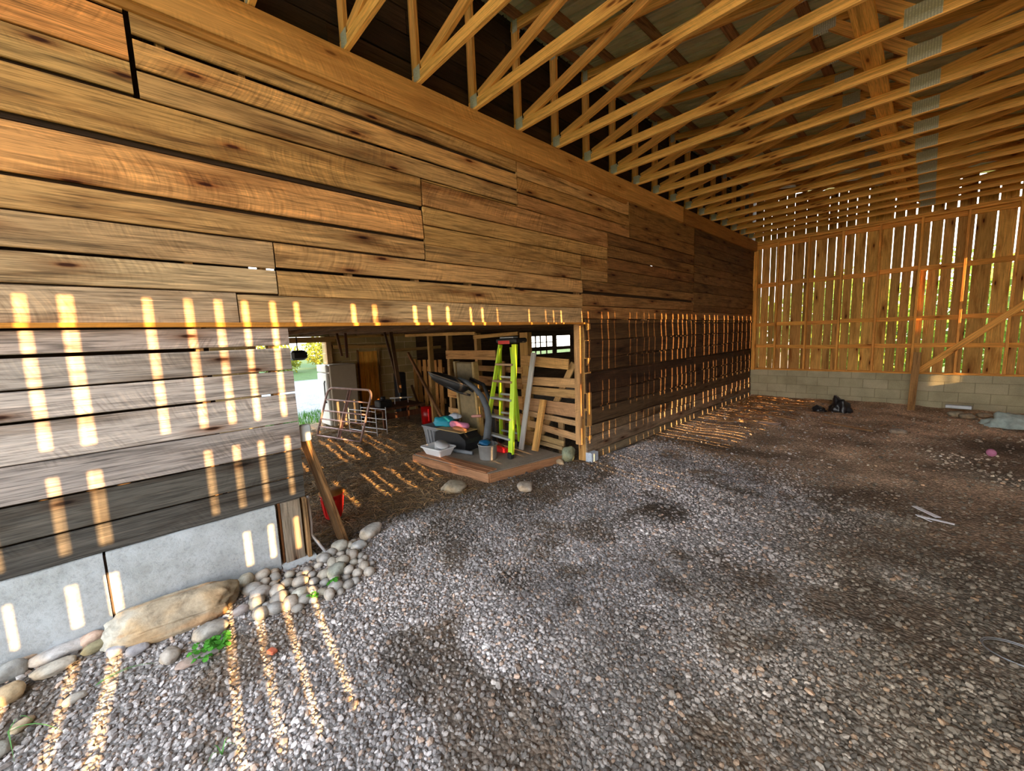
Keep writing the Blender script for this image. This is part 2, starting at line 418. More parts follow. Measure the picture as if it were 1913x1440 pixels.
def scatter(x0,x1,y0,y1,st,size,thr,cond=lambda x,y:True):
    P=[];S=[];C=[]
    nx=int((x1-x0)/st);ny=int((y1-y0)/st)
    for j in range(ny):
        for i in range(nx):
            x=x0+(i+rng.uniform(-.6,.6))*st; y=y0+(j+rng.uniform(-.6,.6))*st
            if not cond(x,y): continue
            g=gravelness(x,y)
            if rng.random()>thr+(1-thr)*min(1,g*1.25): continue
            s=size*rng.choice([.6,.8,1.,1.25,1.6],p=[.2,.3,.3,.15,.05])*rng.uniform(.85,1.15)
            z=gh(x,y)+s*.25*rng.random()+ .1*s
            warm=min(1,max(0,(x-1.6)/2.0+.25*nz((x,y,0),1.5,8)))*.9+(.4*(1-g))
            warm=min(1,warm); b=rng.uniform(.45,1.6)*(.58+.5*g)*(1+.45*nz((x,y,0),2.2,31))
            base=np.array([.36,.335,.335])*(1-warm)+np.array([.30,.25,.19])*warm
            if rng.random()<.12: base=base*np.array([1.15,.92,.74])
            if rng.random()<.05: base=base*1.5
            b*=.88+.75*sst(4.5,7.5,y)  # far stones lightened in colour, standing in for light missing there
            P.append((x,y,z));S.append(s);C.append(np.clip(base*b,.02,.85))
    return np.array(P),np.array(S),np.array(C)
inb=lambda x,y: x>.03 or (y>.85 and y<4.3)
gravel('gravel',*scatter(-.4,4.2,-.95,3.0,.0185,.0118,.32,inb),1,'grey crushed stone gravel spread thick over the near floor')
gravel('gravel',*scatter(-1.3,4.6,3.0,6.2,.027,.0135,.15,lambda x,y:(x>.03 or y<4.3) and x*1.0<y*.9+1.2),1,'grey crushed stone gravel thinning out over the middle of the floor')
gravel('gravel',*scatter(.05,5.0,6.2,11.4,.06,.017,.22),1,'sparse small stones lying in the dirt near the far wall')

# ------------------------------------------------------------------ left wall : old siding
def tintv(c,s=.1):
    k=1+R.uniform(-s,s); return tuple(max(0,q*k*(1+R.uniform(-.04,.04))) for q in c)
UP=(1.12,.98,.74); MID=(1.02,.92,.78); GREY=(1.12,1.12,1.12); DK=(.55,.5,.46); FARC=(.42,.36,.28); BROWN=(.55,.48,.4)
sid=MB()
def row(y0,y1,z0,z1,tint,xo=0,seg=None,wob=.006,warp=.008):
    L=y1-y0
    sid.board((-.0125+xo,y0,(z0+z1)/2),(-.0125+xo,y1,(z0+z1)/2),(R.uniform(-.085,.03),0,1),z1-z0,.025,tintv(tint,.13),seg=seg or max(2,int(L/.25)),wob=wob,ch=.005,warp=warp)
# upper rows, near section, left of the staggered joint (metres up the wall)
for z0,z1,t in ((3.655,3.80,UP),(3.405,3.64,(1.25,.95,.62)),(3.235,3.397,(1.0,.97,.78))):
    row(YB,.152,z0,z1,t)
for z0,z1,t,ye in ((3.712,3.85,(.9,.8,.55),3.168),):
    row(.19,ye,z0,z1,t,-.004)
row(.178,3.165,3.56,3.702,(.92,.86,.68)); row(.178,3.165,3.384,3.532,(1.05,.95,.74)); row(.178,3.165,3.222,3.366,(1.0,.98,.80))
row(YB,1.968,2.983,3.212,(1.12,.96,.72)); row(YB,1.968,2.698,2.945,(1.18,1.0,.78))
row(YB,1.968,2.522,2.677,(1.1,1.05,.9)); row(YB,.765,2.334,2.512,(.86,.86,1.0)); row(YB,.765,2.163,2.318,(1.12,1.22,1.5))
row(YB,.52,1.958,2.157,(.9,1.08,1.6)); row(.527,4.30,1.958,2.148,(1.0,1.1,1.25))
row(.775,4.31,2.344,2.510,(1.02,.94,.78)); row(.775,4.31,2.152,2.322,(1.08,.98,.84))
# beyond the first joint
row(1.985,3.165,3.20,3.212,(.8,.7,.5)); row(1.985,4.91,2.99,3.197,(.95,.84,.64)); row(1.985,4.90,2.828,2.984,(1.02,.92,.72))
row(1.985,4.29,2.66,2.822,(.86,.76,.58)); row(1.985,4.29,2.515,2.655,(.92,.84,.66))
# 3.17 - 5.5
row(3.18,5.49,3.52,3.72,(1.06,.98,.82),-.002); row(3.18,5.49,3.362,3.512,(.78,.66,.48)); row(3.18,5.49,3.203,3.352,(.86,.74,.54))
row(4.305,4.90,2.66,2.822,(.85,.74,.56)); row(4.305,4.90,2.515,2.655,(.80,.72,.58))
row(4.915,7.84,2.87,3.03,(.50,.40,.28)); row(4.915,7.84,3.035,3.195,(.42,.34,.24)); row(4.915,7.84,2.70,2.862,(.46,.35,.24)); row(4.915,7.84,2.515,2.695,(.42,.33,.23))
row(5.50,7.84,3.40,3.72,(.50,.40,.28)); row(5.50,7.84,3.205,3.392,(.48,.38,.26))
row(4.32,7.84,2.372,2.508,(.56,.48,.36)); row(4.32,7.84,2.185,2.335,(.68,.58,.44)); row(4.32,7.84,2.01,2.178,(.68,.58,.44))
# last section to the far wall
z=2.0
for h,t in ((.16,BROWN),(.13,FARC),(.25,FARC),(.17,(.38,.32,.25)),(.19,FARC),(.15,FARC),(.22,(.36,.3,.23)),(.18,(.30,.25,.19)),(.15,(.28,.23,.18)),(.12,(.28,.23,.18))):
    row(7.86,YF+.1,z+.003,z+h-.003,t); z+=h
# low rows right of the opening (dark, twisted boards)
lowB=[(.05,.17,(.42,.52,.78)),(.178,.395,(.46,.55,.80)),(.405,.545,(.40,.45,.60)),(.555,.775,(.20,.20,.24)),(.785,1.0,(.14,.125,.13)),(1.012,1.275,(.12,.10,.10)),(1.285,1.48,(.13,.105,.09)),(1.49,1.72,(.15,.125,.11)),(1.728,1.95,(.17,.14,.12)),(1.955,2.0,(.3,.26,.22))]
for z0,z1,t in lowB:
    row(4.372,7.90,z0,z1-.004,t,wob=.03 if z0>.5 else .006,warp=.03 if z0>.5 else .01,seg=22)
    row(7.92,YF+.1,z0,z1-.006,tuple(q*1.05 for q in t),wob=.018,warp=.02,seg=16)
# low rows left of the opening: grey weathered boards, the lowest nearly black
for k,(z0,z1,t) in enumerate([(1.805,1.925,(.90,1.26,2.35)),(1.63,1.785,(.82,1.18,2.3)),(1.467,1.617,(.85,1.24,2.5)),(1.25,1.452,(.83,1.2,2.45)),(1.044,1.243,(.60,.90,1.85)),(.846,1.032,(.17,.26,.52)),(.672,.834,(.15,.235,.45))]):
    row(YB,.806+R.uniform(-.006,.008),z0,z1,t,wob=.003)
wall=empty('wall_left',(0,0,0),'long wall of old horizontal barn boards left of the gravel bay','wall',kind='structure')
part(sid,'siding',M_wall,wall)
# battens added behind seams to block light, leaving short slots where daylight shows
bk=MB()
def batten(z,y0,y1,slots=(),h=.05):
    ys=[y0]
    for a,b in slots: ys+=[a,b]
    ys.append(y1)
    for a,b in zip(ys[::2],ys[1::2]):
        if b-a>.02: bk.board((-.04,a,z),(-.04,b,z),(0,0,1),h,.02,(.35,.3,.25))
batten(3.357,1.985,7.84); batten(3.705,3.16,YF,[(8.0,8.12)],.09); batten(2.35,4.3,7.84,h=.06); batten(3.516,3.2,7.84); batten(3.198,1.985,7.84,[(7.3,7.34)]); batten(2.987,1.985,4.9); batten(2.825,1.985,4.9,[(3.6,3.63)]); batten(2.866,4.9,7.84,[(6.2,6.30)])
batten(2.657,1.985,4.9); batten(2.511,1.985,7.84,[(2.36,2.39),(4.355,4.39),(4.98,5.02)]); batten(2.698,4.9,7.84); batten(3.032,4.9,7.84); batten(3.397,5.5,7.84); batten(2.181,.775,7.84); batten(2.15,YB,4.3,h=.03)
batten(2.98,YB,1.96); batten(2.687,YB,1.96,h=.04); batten(2.517,YB,1.96); batten(3.40,YB,.15); batten(3.23,YB,.15,h=.03); batten(3.217,.2,1.96); batten(3.375,.2,1.6); batten(3.545,1.2,3.165); batten(3.707,.19,3.165)
z=2.0
for i,h in enumerate((.16,.13,.25,.17,.19,.15,.22,.18,.15)):
    sl={2:[(8.6,8.64),(11.0,11.06)],3:[(9.5,9.58)],6:[(8.55,8.60),(9.65,9.72)],7:[(9.0,9.06),(9.8,9.84)],8:[(7.98,8.12)]}.get(i,[])
    batten(z,7.9,YF,sl); z+=h
for zz in (.4,.55,.78,1.006,1.28,1.485,1.724,1.952): batten(zz,4.4,YF,[],.04)
part(bk,'light_stop_batten',M_dark,wall)
st=MB()
for y in (-1.5,-.9,.30,.70,1.3,1.9,2.5,3.1,4.3,4.9,5.5,6.1,6.7,7.3,7.9,8.5,9.1,9.7,10.3,10.9,11.5):
    st.board((-.085,y,2.0),(-.085,y,3.9),(1,0,0),.09,.04,(1.1,.9,.7))
    if y<.8 or y>4.2: st.board((-.085,y,.3),(-.085,y,2.0),(1,0,0),.09,.04,(1.1,.9,.7))
part(st,'stud',M_fence,wall)['kind']='stuff'
# header beams on top of the siding
hb=MB()
hb.board((.022,YB,3.835),(.022,7.25,3.835),(0,0,1),.26,.042,(1.,1.,1.),seg=30,wob=.004,warp=.006)
hb.board((.022,7.27,3.825),(.022,YF,3.825),(0,0,1),.25,.042,(.62,.56,.5),seg=16,wob=.004)
hb.board((.006,YB,3.69),(.006,5.4,3.69),(0,0,1),.05,.03,(.75,.7,.6),seg=20,wob=.008)
part(hb,'header_beam',M_beam,wall,'orange-brown sawn header beam under the trusses')
li=MB()
li.board((.02,YB,1.948),(.02,4.36,1.948),(0,0,1),.026,.045,(.95,.8,.5),seg=24,wob=.006,warp=.006)
li.board((-.12,.81,1.985),(-.12,4.4,1.985),(0,0,1),.09,.14,(.55,.45,.35),seg=10,wob=.004)
part(li,'lintel',M_beam,wall,'thin sun-striped lintel edge over the opening')
fo=MB()
def conc(y0,y1,z0,z1,th=.2,x1=.012):
    n=30; vs=[];fs=[]
    for i in range(n+1):
        y=y0+(y1-y0)*i/n
        for (x,zz) in ((x1,z0),(x1+nz((y,2,1),3)*.006,(z0+z1)/2),(x1+nz((y,0,5),4)*.005,z1-.012),(x1-.015,z1+nz((y,7,0),5)*.006),(x1-th,z1)):
            vs.append((x,y,zz))
    for i in range(n):
        for k in range(4): a=i*5+k; fs.append((a,a+5,a+6,a+1))
    fo.add(vs,fs,[(v[1],v[2],v[0]) for v in vs],(1,1,1),True)
conc(YB,-.262,.0,.668); conc(-.250,.60,.0,.668)
conc(.60,.83,.0,.215,.3,.05)
fo.box((-.08,-.256,.33),(.14,.02,.64),(.3,.22,.2))
part(fo,'foundation',M_conc,wall,'pale grey poured concrete foundation with a dark vertical crack')
ct=MB()
ct.board((-.03,.70,.2),(-.03,.70,.67),(0,1,0),.13,.09,(.5,.68,1.15),seg=6,wob=.006)
ct.board((-.01,.79,.2),(-.01,.79,.67),(0,1,0),.03,.1,(.5,.48,.48),seg=6,wob=.01)
ct.board((-.03,.627,.2),(-.03,.627,.67),(0,1,0),.016,.05,(.3,.2,.15))
part(ct,'corner_post',M_wall,wall,'grey weathered timber post standing on the foundation corner')
lp=MB(); lp.box((.02,4.45,.03),(.10,.16,.30),(1.1,1.15,1.25)); part(lp,'pier',M_conc,wall,'pale blue-grey concrete pier under the opening corner')
# old barn wall carrying on upward behind the trusses
up=MB()
z=3.95
while z<5.5:
    h=R.uniform(.17,.27); y=YB
    while y<YF+.2:
        L=R.uniform(2,4); up.board((-.10,y,z+h/2),(-.10,min(y+L,YF+.3),z+h/2),(0,0,1),h-.012,.02,tintv((.35,.33,.32),.4),seg=6,wob=.01,warp=.012); y+=L+.005
    z+=h
o=part(up,'gable_siding',M_dark,wall,'dark upper barn boards behind the trusses')

# ------------------------------------------------------------------ trusses
def ztop(x): return 5.05-.155*x
def make_truss():
    t=empty('roof_truss',(0,0,0),'','')
    yy=0
    def mk(nm,a,b,w=.089,tint=(1,1,1),wd=None,y=0.,th=.038,seg=6,sd=None):
        m=MB(); a=Vector((a[0],y,a[1]));b=Vector((b[0],y,b[1])); d=(b-a).normalized(); wdv=Vector((0,1,0)).cross(d)
        m.board(a,b,wdv,w,th,tint,seg=seg,wob=.002,warp=.002,ch=.003,seed=sd); return m.build(nm,M_pine,t)
    mk('bottom_chord',(-.05,ZC+.045),(XR+.05,ZC+.045),tint=(1.05,1.02,1.0),seg=14)
    mk('top_chord',(-.05,ztop(-.05)-.045),(XR+.35,ztop(XR+.35)-.045),tint=(.85,.78,.7),seg=14)
    mk('end_post',(-.005,ZC+.09),(-.005,ztop(0)-.09),tint=(.9,.8,.72))
    mk('web',(.10,ZC+.10),(2.24,ztop(2.24)-.10),tint=(.92,.84,.78))
    mk('web',(2.36,ztop(2.36)-.10),(2.93,ZC+.10),tint=(.85,.76,.7))
    mk('web',(3.06,ZC+.10),(4.35,ztop(4.35)-.10),tint=(.92,.84,.78))
    mk('web',(4.45,ztop(4.45)-.10),(5.35,ZC+.10),tint=(.9,.82,.76))
    def pl(x,z,w,h):
        m=MB(); m.box((x,-.0205,z),(w,.0025,h),(1,1,1),ch=.0005); m.box((x,.0205,z),(w,.0025,h),(1,1,1),ch=.0005); o=m.build('nail_plate',M_plate,t)
    pl(.03,ZC+.075,.10,.11); pl(2.985,ZC+.075,.20,.13); pl(2.30,ztop(2.30)-.075,.17,.13); pl(.01,ztop(0)-.06,.07,.12); pl(4.40,ztop(4.4)-.06,.16,.12); pl(5.4,ZC+.07,.12,.1)
    return t
t0=make_truss()
names=['nearest','second','third','fourth','fifth','sixth','seventh','eighth','ninth','tenth','eleventh','twelfth','thirteenth','fourteenth','fifteenth','sixteenth','seventeenth','eighteenth','nineteenth']
for i,n in enumerate(range(-2,17)):
    t=t0 if i==0 else dup(t0)
    t.location=(0,1.3726+.61*n+.02,0)
    lab={0:'golden pine roof truss nearest the viewer, at the open front edge of the bay'}.get(i, 'golden pine roof truss, %s from the open front edge, spanning the bay'%names[i])
    if i==18: lab='golden pine roof truss closest to the slatted far wall'
    tag(t,lab,'roof truss','roof trusses over the gravel bay')
# brace board on the bottom chords
mb=MB()
for a,b in ((-1.9,3.3),(3.2,8.0),(7.9,11.5)):
    mb.board((2.675,a,ZC+.112+(.0 if a!=3.2 else .0)),(2.675,b-.11,ZC+.112),(1,0,0),.14,.036,tintv((.95,.9,.82)),seg=10)
o=mb.build('brace_board',M_pine); tag(o,'flat pine brace running along the top of all the truss bottom chords','brace')
# purlins and metal
ceil=empty('ceiling',(0,0,0),'ribbed metal roof on dark purlins above the trusses','ceiling',kind='structure')
for x in [.05]+[.36+.6*k for k in range(12)]:
    m=MB(); z=ztop(x)+.02; m.board((x,YB,z),(x,YF+.15,z),(1,0,0),.089,.038,tintv((3.0,2.6,2.2),.2),seg=20,wob=.004)
    part(m,'purlin',M_dark,ceil)
def sheet():
    m=MB(); xs=[-.12,XR+.45]; y=YB-.1; prof=[]
    while y<YF+.25:
        prof+= [(y,0),(y+.055,0),(y+.06,.03),(y+.08,.03),(y+.085,0),(y+.11,0),(y+.113,.012),(y+.125,.012),(y+.128,0)]; y+=.152
    vs=[];n=len(prof)
    for x in xs:
        for (yy,h) in prof: vs.append((x,yy,ztop(x)+.042+h))
    fs=[(i,i+1,n+i+1,n+i) for i in range(n-1)]
    m.add(vs,fs,[(v[1],v[0],0) for v in vs]); return m
part(sheet(),'roof_sheet',M_roof,ceil)

# ------------------------------------------------------------------ far wall
fwall=empty('wall_far',(0,YF,0),'slatted pine wall on a low concrete block base at the far end','wall',kind='structure')
m=MB(); 
def blockwall(m,p0,p1,z0,z1,th,tint=(1,1,1),u0=0.):
    p0=Vector(p0);p1=Vector(p1);d=(p1-p0);L=d.length;d/=L;nrm=Vector((-d.y,d.x))
    c=[p0,p1,p1+nrm*th,p0+nrm*th]; us=[u0,u0+L,u0+L+th,u0-th]
    vs=[];gs=[]
    for z in(z0,z1):
        for q,u in zip(c,us): vs.append((q.x,q.y,z)); gs.append((u,z,0))
    m.add(vs,[(0,1,5,4),(1,2,6,5),(2,3,7,6),(3,0,4,7),(4,5,6,7)],gs,tint)
blockwall(m,(-.02,YF),(XR+.2,YF),-.15,.745,.2)
part(m,'block_base',M_block,fwall)
def fst(k): return .4947+.61*k
ZT=3.90
for k in range(-1,11):
    x=fst(k) if k>=0 else -.02
    m=MB(); m.board((x,YF+.045,.785),(x,YF+.045,ZT-.04),(0,1,0),.089,.038,tintv((.98,.86,.72)),seg=8,wob=.002); part(m,'stud',M_pine,fwall)
m=MB(); m.board((-.04,YF+.045,.765),(XR,YF+.045,.765),(0,1,0),.10,.04,(.8,.66,.5)); part(m,'bottom_plate',M_pine,fwall)
m=MB(); m.board((-.04,YF+.045,ZT-.02),(XR,YF+.045,ZT-.02),(0,1,0),.089,.04,(.95,.85,.7),seg=10); m.board((-.04,YF+.045,ZT+.022),(XR,YF+.045,ZT+.022),(0,1,0),.089,.038,(.95,.85,.7),seg=10); part(m,'top_plate',M_pine,fwall)
xs=[-.02]+[fst(k) for k in range(11)]
for a,b in zip(xs[:-1],xs[1:]):
    for zc in (2.88,1.89,1.33):
        m=MB(); z1=zc+R.uniform(-.015,.015); h=.10 if zc>2 else .085
        m.board((a+.02,YF+.07,z1),(b-.02,YF+.07,z1+R.uniform(-.012,.012)),(0,0,1),h,.036,tintv((.95,.78,.58))); part(m,'girt',M_pine,fwall)
    m=MB(); m.board((a+.02,YF+.07,ZT-.09),(b-.02,YF+.07,ZT-.09),(0,0,1),.09,.036,tintv((.9,.75,.58))); part(m,'girt',M_pine,fwall)
m=MB(); m.board((3.05,YF+.012,.80),(4.9,YF-.005,2.66),(0,0,1),.11,.03,(1.1,1.0,.85),seg=6); part(m,'diagonal_brace',M_pine,fwall)
gaps=[.137,.313,.438,.614,.778,1.014,1.219,1.434,1.589,1.749,1.905,2.098,2.514,2.679,2.836,3.051,3.223,3.394,3.63,3.892,4.126,4.29,4.45,4.66,4.85,5.05,5.3,5.5,5.7,5.9,6.15,6.38,6.62,6.86]
gw=[.012,.018,.01,.02,.014,.014,.018,.016,.02,.012,.02,.022,.022,.026,.034,.022,.022,.04,.028,.032,.03]
gw+= [.025]*(len(gaps)-len(gw)); gw=[q*.72 for q in gw]
edges=[-.03]; 
e=-.03
for gx,w in zip(gaps,gw):
    m=MB(); m.board(((e+gx-w/2)/2,YF+.10,.72),((e+gx-w/2)/2,YF+.10,ztop((e+gx)/2)+.0),(1,0,0),gx-w/2-e,.022,tintv((1,1,1),.22),seg=10,wob=.004,warp=.004); part(m,'siding_board',M_far,fwall)
    e=gx+w/2
# corner trim post between the left wall and the far wall
m=MB(); m.board((.045,YF-.03,.74),(.045,YF-.03,3.72),(1,0,0),.085,.05,(1.0,.85,.65),seg=8); m.board((.035,YF-.075,2.75),(.035,YF-.075,3.70),(1,0,0),.09,.035,(1.1,.95,.7)); o=m.build('wall_far_corner_post',M_pine); o.name='trim_1'; tag(o,'pine corner post where the long plank wall meets the slatted wall','trim',kind='structure')

# ------------------------------------------------------------------ right wall, out of frame: boards with gaps the low sun shines through
rwall=empty('wall_right',(XR,0,0),'board wall with narrow gaps on the right side of the bay','wall',kind='structure')
DROP=1.69; DY=.105*XR
strk=[(-.62,.03),(-.40,.055),(-.245,.075),(.075,.05),(.262,.05),(.412,.05),(.556,.045),(.72,.045),(.87,.04),(1.283,.045),(1.459,.05),(1.829,.045),(1.977,.035),(2.176,.045),(2.45,.025),(2.6,.025),(2.805,.01),(3.29,.015),(3.576,.009),(3.72,.012),(3.865,.018),(4.293,.018),(4.43,.016),(4.75,.012),(4.91,.016),(5.08,.007),(5.5,.009),(5.7,.008),(5.93,.008),(6.09,.009),(6.29,.009),(6.54,.022),(6.7,.022),(6.97,.028),(7.19,.028),(7.38,.028),(7.56,.025),(7.78,.012),(7.98,.022),(8.42,.03),(8.68,.03),(8.95,.025),(9.12,.015),(9.52,.03),(9.76,.03),(10.15,.022),(10.49,.022),(10.77,.022),(11.1,.02),(11.42,.045),(11.955,.042)]
m=MB(); e=-2.6
for y,w in strk:
    w*=.66 if y<4.2 else (.6 if y<6.4 else (1.05 if y<11.3 else 1.0))
    yr=y-DY; a=yr-w/2
    if w>.03:   # paired slot: a splinter stands in the gap
        m.board((XR+.045,yr+w*.12,.6),(XR+.045,yr+w*.12,3.9),(0,1,0),.006,.02,(1,1,1))
    m.board((XR+.05,(e+a)/2,.6),(XR+.05,(e+a)/2,4.02),(0,1,0),a-e,.022,tintv((1,1,1),.2),seg=4)
    e=yr+w/2
m.board((XR+.05,(e+YF+.2)/2,.6),(XR+.05,(e+YF+.2)/2,4.02),(0,1,0),YF+.2-e,.022)
part(m,'siding_board',M_far,rwall)['kind']='stuff'
m=MB()
for z0,z1 in ((3.805,4.0),(2.845,2.99),(2.235,2.405),(1.84,1.985),(.60,1.405)):  # girts; the wide lowest one is added to stop the low sun
    m.board((XR+.02,-2.6,(z0+z1)/2),(XR+.02,YF,(z0+z1)/2),(0,0,1),z1-z0,.036,(1,.85,.65))
m.board((XR+.02,.12,1.62),(XR+.02,3.55,1.62),(0,0,1),.46,.036,(1,.85,.65))  # this board and the next three are added to block sun streaks
m.board((XR+.02,.075-DY,.7),(XR+.02,.075-DY,2.9),(0,1,0),.10,.036,(1,.85,.65))
m.board((XR+.02,11.955-DY,1.62),(XR+.02,11.955-DY,2.58),(0,1,0),.10,.036,(1,.85,.65))
m.board((XR+.02,.262-DY,1.9),(XR+.02,.262-DY,2.3),(0,1,0),.10,.036,(1,.85,.65))
part(m,'girt',M_pine,rwall)  # holds the added sun blockers as well as the girts
m=MB(); blockwall(m,(XR,YF),(XR,-2.6),-.15,.72,.2); part(m,'block_base',M_block,rwall)

# ------------------------------------------------------------------ old lower barn behind the opening
bwall=empty('wall_back',(XB,0,0),'painted concrete block back wall of the low barn with a doorway','wall',kind='structure')
DY0,DY1,DZ=1.75,3.10,1.85
m=MB()
def bw(y0,y1,z0,z1): blockwall(m,(XB,y0),(XB,y1),z0,z1,.2,(1,1,1),y0)
bw(-2.2,DY0,-.1,2.15); bw(DY1,5.4,-.1,2.15); bw(DY0,DY1,DZ+.13,2.15)
part(m,'block_work',M_block2,bwall)
m=MB()
def db(y0,y1,z0,z1,x=XB): m.board((x-.02,y0,(z0+z1)/2),(x-.02,y1,(z0+z1)/2),(0,0,1),z1-z0,.03,tintv((1,1,1),.2))
# plank part with two open windows
for (a,b,c,d) in ((5.4,9.79,-.1,2.15),(9.79,11.97,-.1,1.19),(10.94,11.17,1.19,2.15),(11.97,12.5,-.1,2.15),(9.79,10.94,1.81,2.15),(11.17,11.97,1.81,2.15)):
    z=c
    while z<d-.01:
        h=min(.22,d-z); db(a,b,z,z+h); z+=h
db(9.79,10.94,1.30,1.44); db(9.79,10.94,1.58,1.61); db(11.17,11.97,1.30,1.42); db(11.17,11.97,1.66,1.68)
for y in (10.05,10.3,10.62): m.board((XB-.02,y,1.19),(XB-.02,y,1.81),(0,1,0),.05,.03)
part(m,'plank_panel',M_dark,bwall)
m=MB()
m.board((XB+.05,DY1+.05,0),(XB+.05,DY1+.05,DZ),(0,1,0),.11,.09,(1.1,1.0,.85)); m.board((XB+.05,DY0-.05,0),(XB+.05,DY0-.05,DZ),(0,1,0),.11,.09)
m.board((XB+.05,DY0-.2,DZ+.06),(XB+.05,DY1+.2,DZ+.06),(0,0,1),.12,.1,(.9,.75,.5)); part(m,'door_frame',M_fence,bwall)
# loft wall above, with small openings
m=MB()
def lb(y0,y1,z0,z1): m.board((XB-.02,y0,(z0+z1)/2),(XB-.02,y1,(z0+z1)/2),(0,0,1),z1-z0,.03,tintv((.6,.6,.6),.2))
lb(-2.2,1.80,2.15,5.7); lb(2.25,12.5,2.15,5.7); lb(1.80,2.25,2.15,3.22); lb(1.80,2.25,3.60,5.7)
part(m,'loft_boards',M_dark,bwall)
# ends, floor/ceiling of the loft
ew=MB()
def eb(x0,x1,z0,z1,y): ew.board((x0,y,(z0+z1)/2),(x1,y,(z0+z1)/2),(0,0,1),z1-z0,.03,tintv((.7,.7,.7),.2))
z=-.1
while z<2.1: eb(XB,-.05,z,z+.22,12.35); z+=.222
eb(XB,-3.30,2.15,5.7,12.35); eb(-3.30,-2.95,2.15,3.75,12.35); eb(-3.30,-2.95,4.05,5.7,12.35); eb(-2.95,-1.80,2.15,5.7,12.35); eb(-1.80,-1.58,2.15,4.5,12.35); eb(-1.80,-1.58,4.9,5.7,12.35); eb(-1.58,-1.50,2.15,5.7,12.35); eb(-1.50,-.80,2.15,2.7,12.35); eb(-1.50,-.80,4.2,5.7,12.35); eb(-.80,-.50,2.15,5.7,12.35); eb(-.50,-.30,2.15,2.5,12.35); eb(-.50,-.30,2.8,5.7,12.35); eb(-.30,-.05,2.15,5.7,12.35)
for z in np.arange(2.12,5.6,.222): eb(XB,-.05,z,z+.222,YB-.15)
for z in np.arange(-.1,2.1,.222): eb(-.9,-.05,z,z+.222,YB-.15); ew.board((-.75,YB,z+.11),(-.75,.42,z+.11),(0,0,1),.225,.03,tintv((.6,.6,.6),.2))  # the lengthwise boards are an unseen partition added to keep plank gaps dark
o=ew.build('wall_loft_ends',M_dark); o.name='wall_ends'; tag(o,'dark plank end walls of the old barn, plus an added light-blocking partition','wall',kind='structure')
lc=MB()
x=XB
while x<-.3:
    lc.board((x+.11,YB,2.12),(x+.11,12.3,2.12),(1,0,0),.218,.025,tintv((.8,.8,.8),.3)); x+=.22
o=lc.build('ceiling_low',M_dark); tag(o,'dark plank ceiling of the low barn under the loft','ceiling',kind='structure')
lj=MB()
for y in np.arange(-1.7,12,.61):
    j=MB(); j.board((XB+.1,y+.02,2.045),(-.2,y+.02,2.045),(0,0,1),.12,.045,tintv((1.1,1.0,.9),.2)); jo=j.build('joist',M_dark,o)
lr=MB(); lr.quad([(XB,YB-.2,5.7),(0.0,YB-.2,5.7),(0.0,12.5,5.7),(XB,12.5,5.7)]); o=lr.build('ceiling_loft',M_dark); tag(o,'dark underside of the loft roof','ceiling',kind='structure')

# plank door panel against the block wall
d1=empty('door_1',(XB+.03,4.07,0),'narrow closed plank door set in the block back wall','door',kind='structure')
m=MB()
for k in range(4): m.board((XB+.03,3.885+.115*k,.08),(XB+.03,3.885+.115*k,1.60),(0,1,0),.108,.025,tintv((1.1,.95,.62),.15),seg=4)
part(m,'planks',M_pine,d1)
m=MB(); m.board((XB+.03,3.81,.05),(XB+.03,3.81,1.64),(0,1,0),.03,.06,(.5,.4,.3)); m.board((XB+.03,4.33,.05),(XB+.03,4.33,1.64),(0,1,0),.03,.06,(.6,.5,.35)); part(m,'frame',M_fence,d1)
# rails nailed along the block wall
m=MB(); m.board((XB+.08,3.25,1.74),(XB+.08,4.72,1.70),(0,0,1),.08,.06,(1.3,1.15,.75),seg=5); o=m.build('wall_rail',M_fence); tag(o,'pale timber rail on the block wall above the plank door','rail')
m=MB(); m.board((XB+.08,4.74,1.585),(XB+.08,6.1,1.62),(0,0,1),.075,.06,(1.2,1.05,.7),seg=5); o=m.build('wall_rail',M_fence); tag(o,'pale timber rail right of the hanging boards at the back','rail')
m=MB(); m.board((XB+.08,3.3,1.955),(XB+.08,7.3,2.0),(0,0,1),.06,.06,(1.3,1.15,.7),seg=5); o=m.build('wall_rail',M_fence); tag(o,'thin pale timber strip just under the low ceiling at the back','rail')

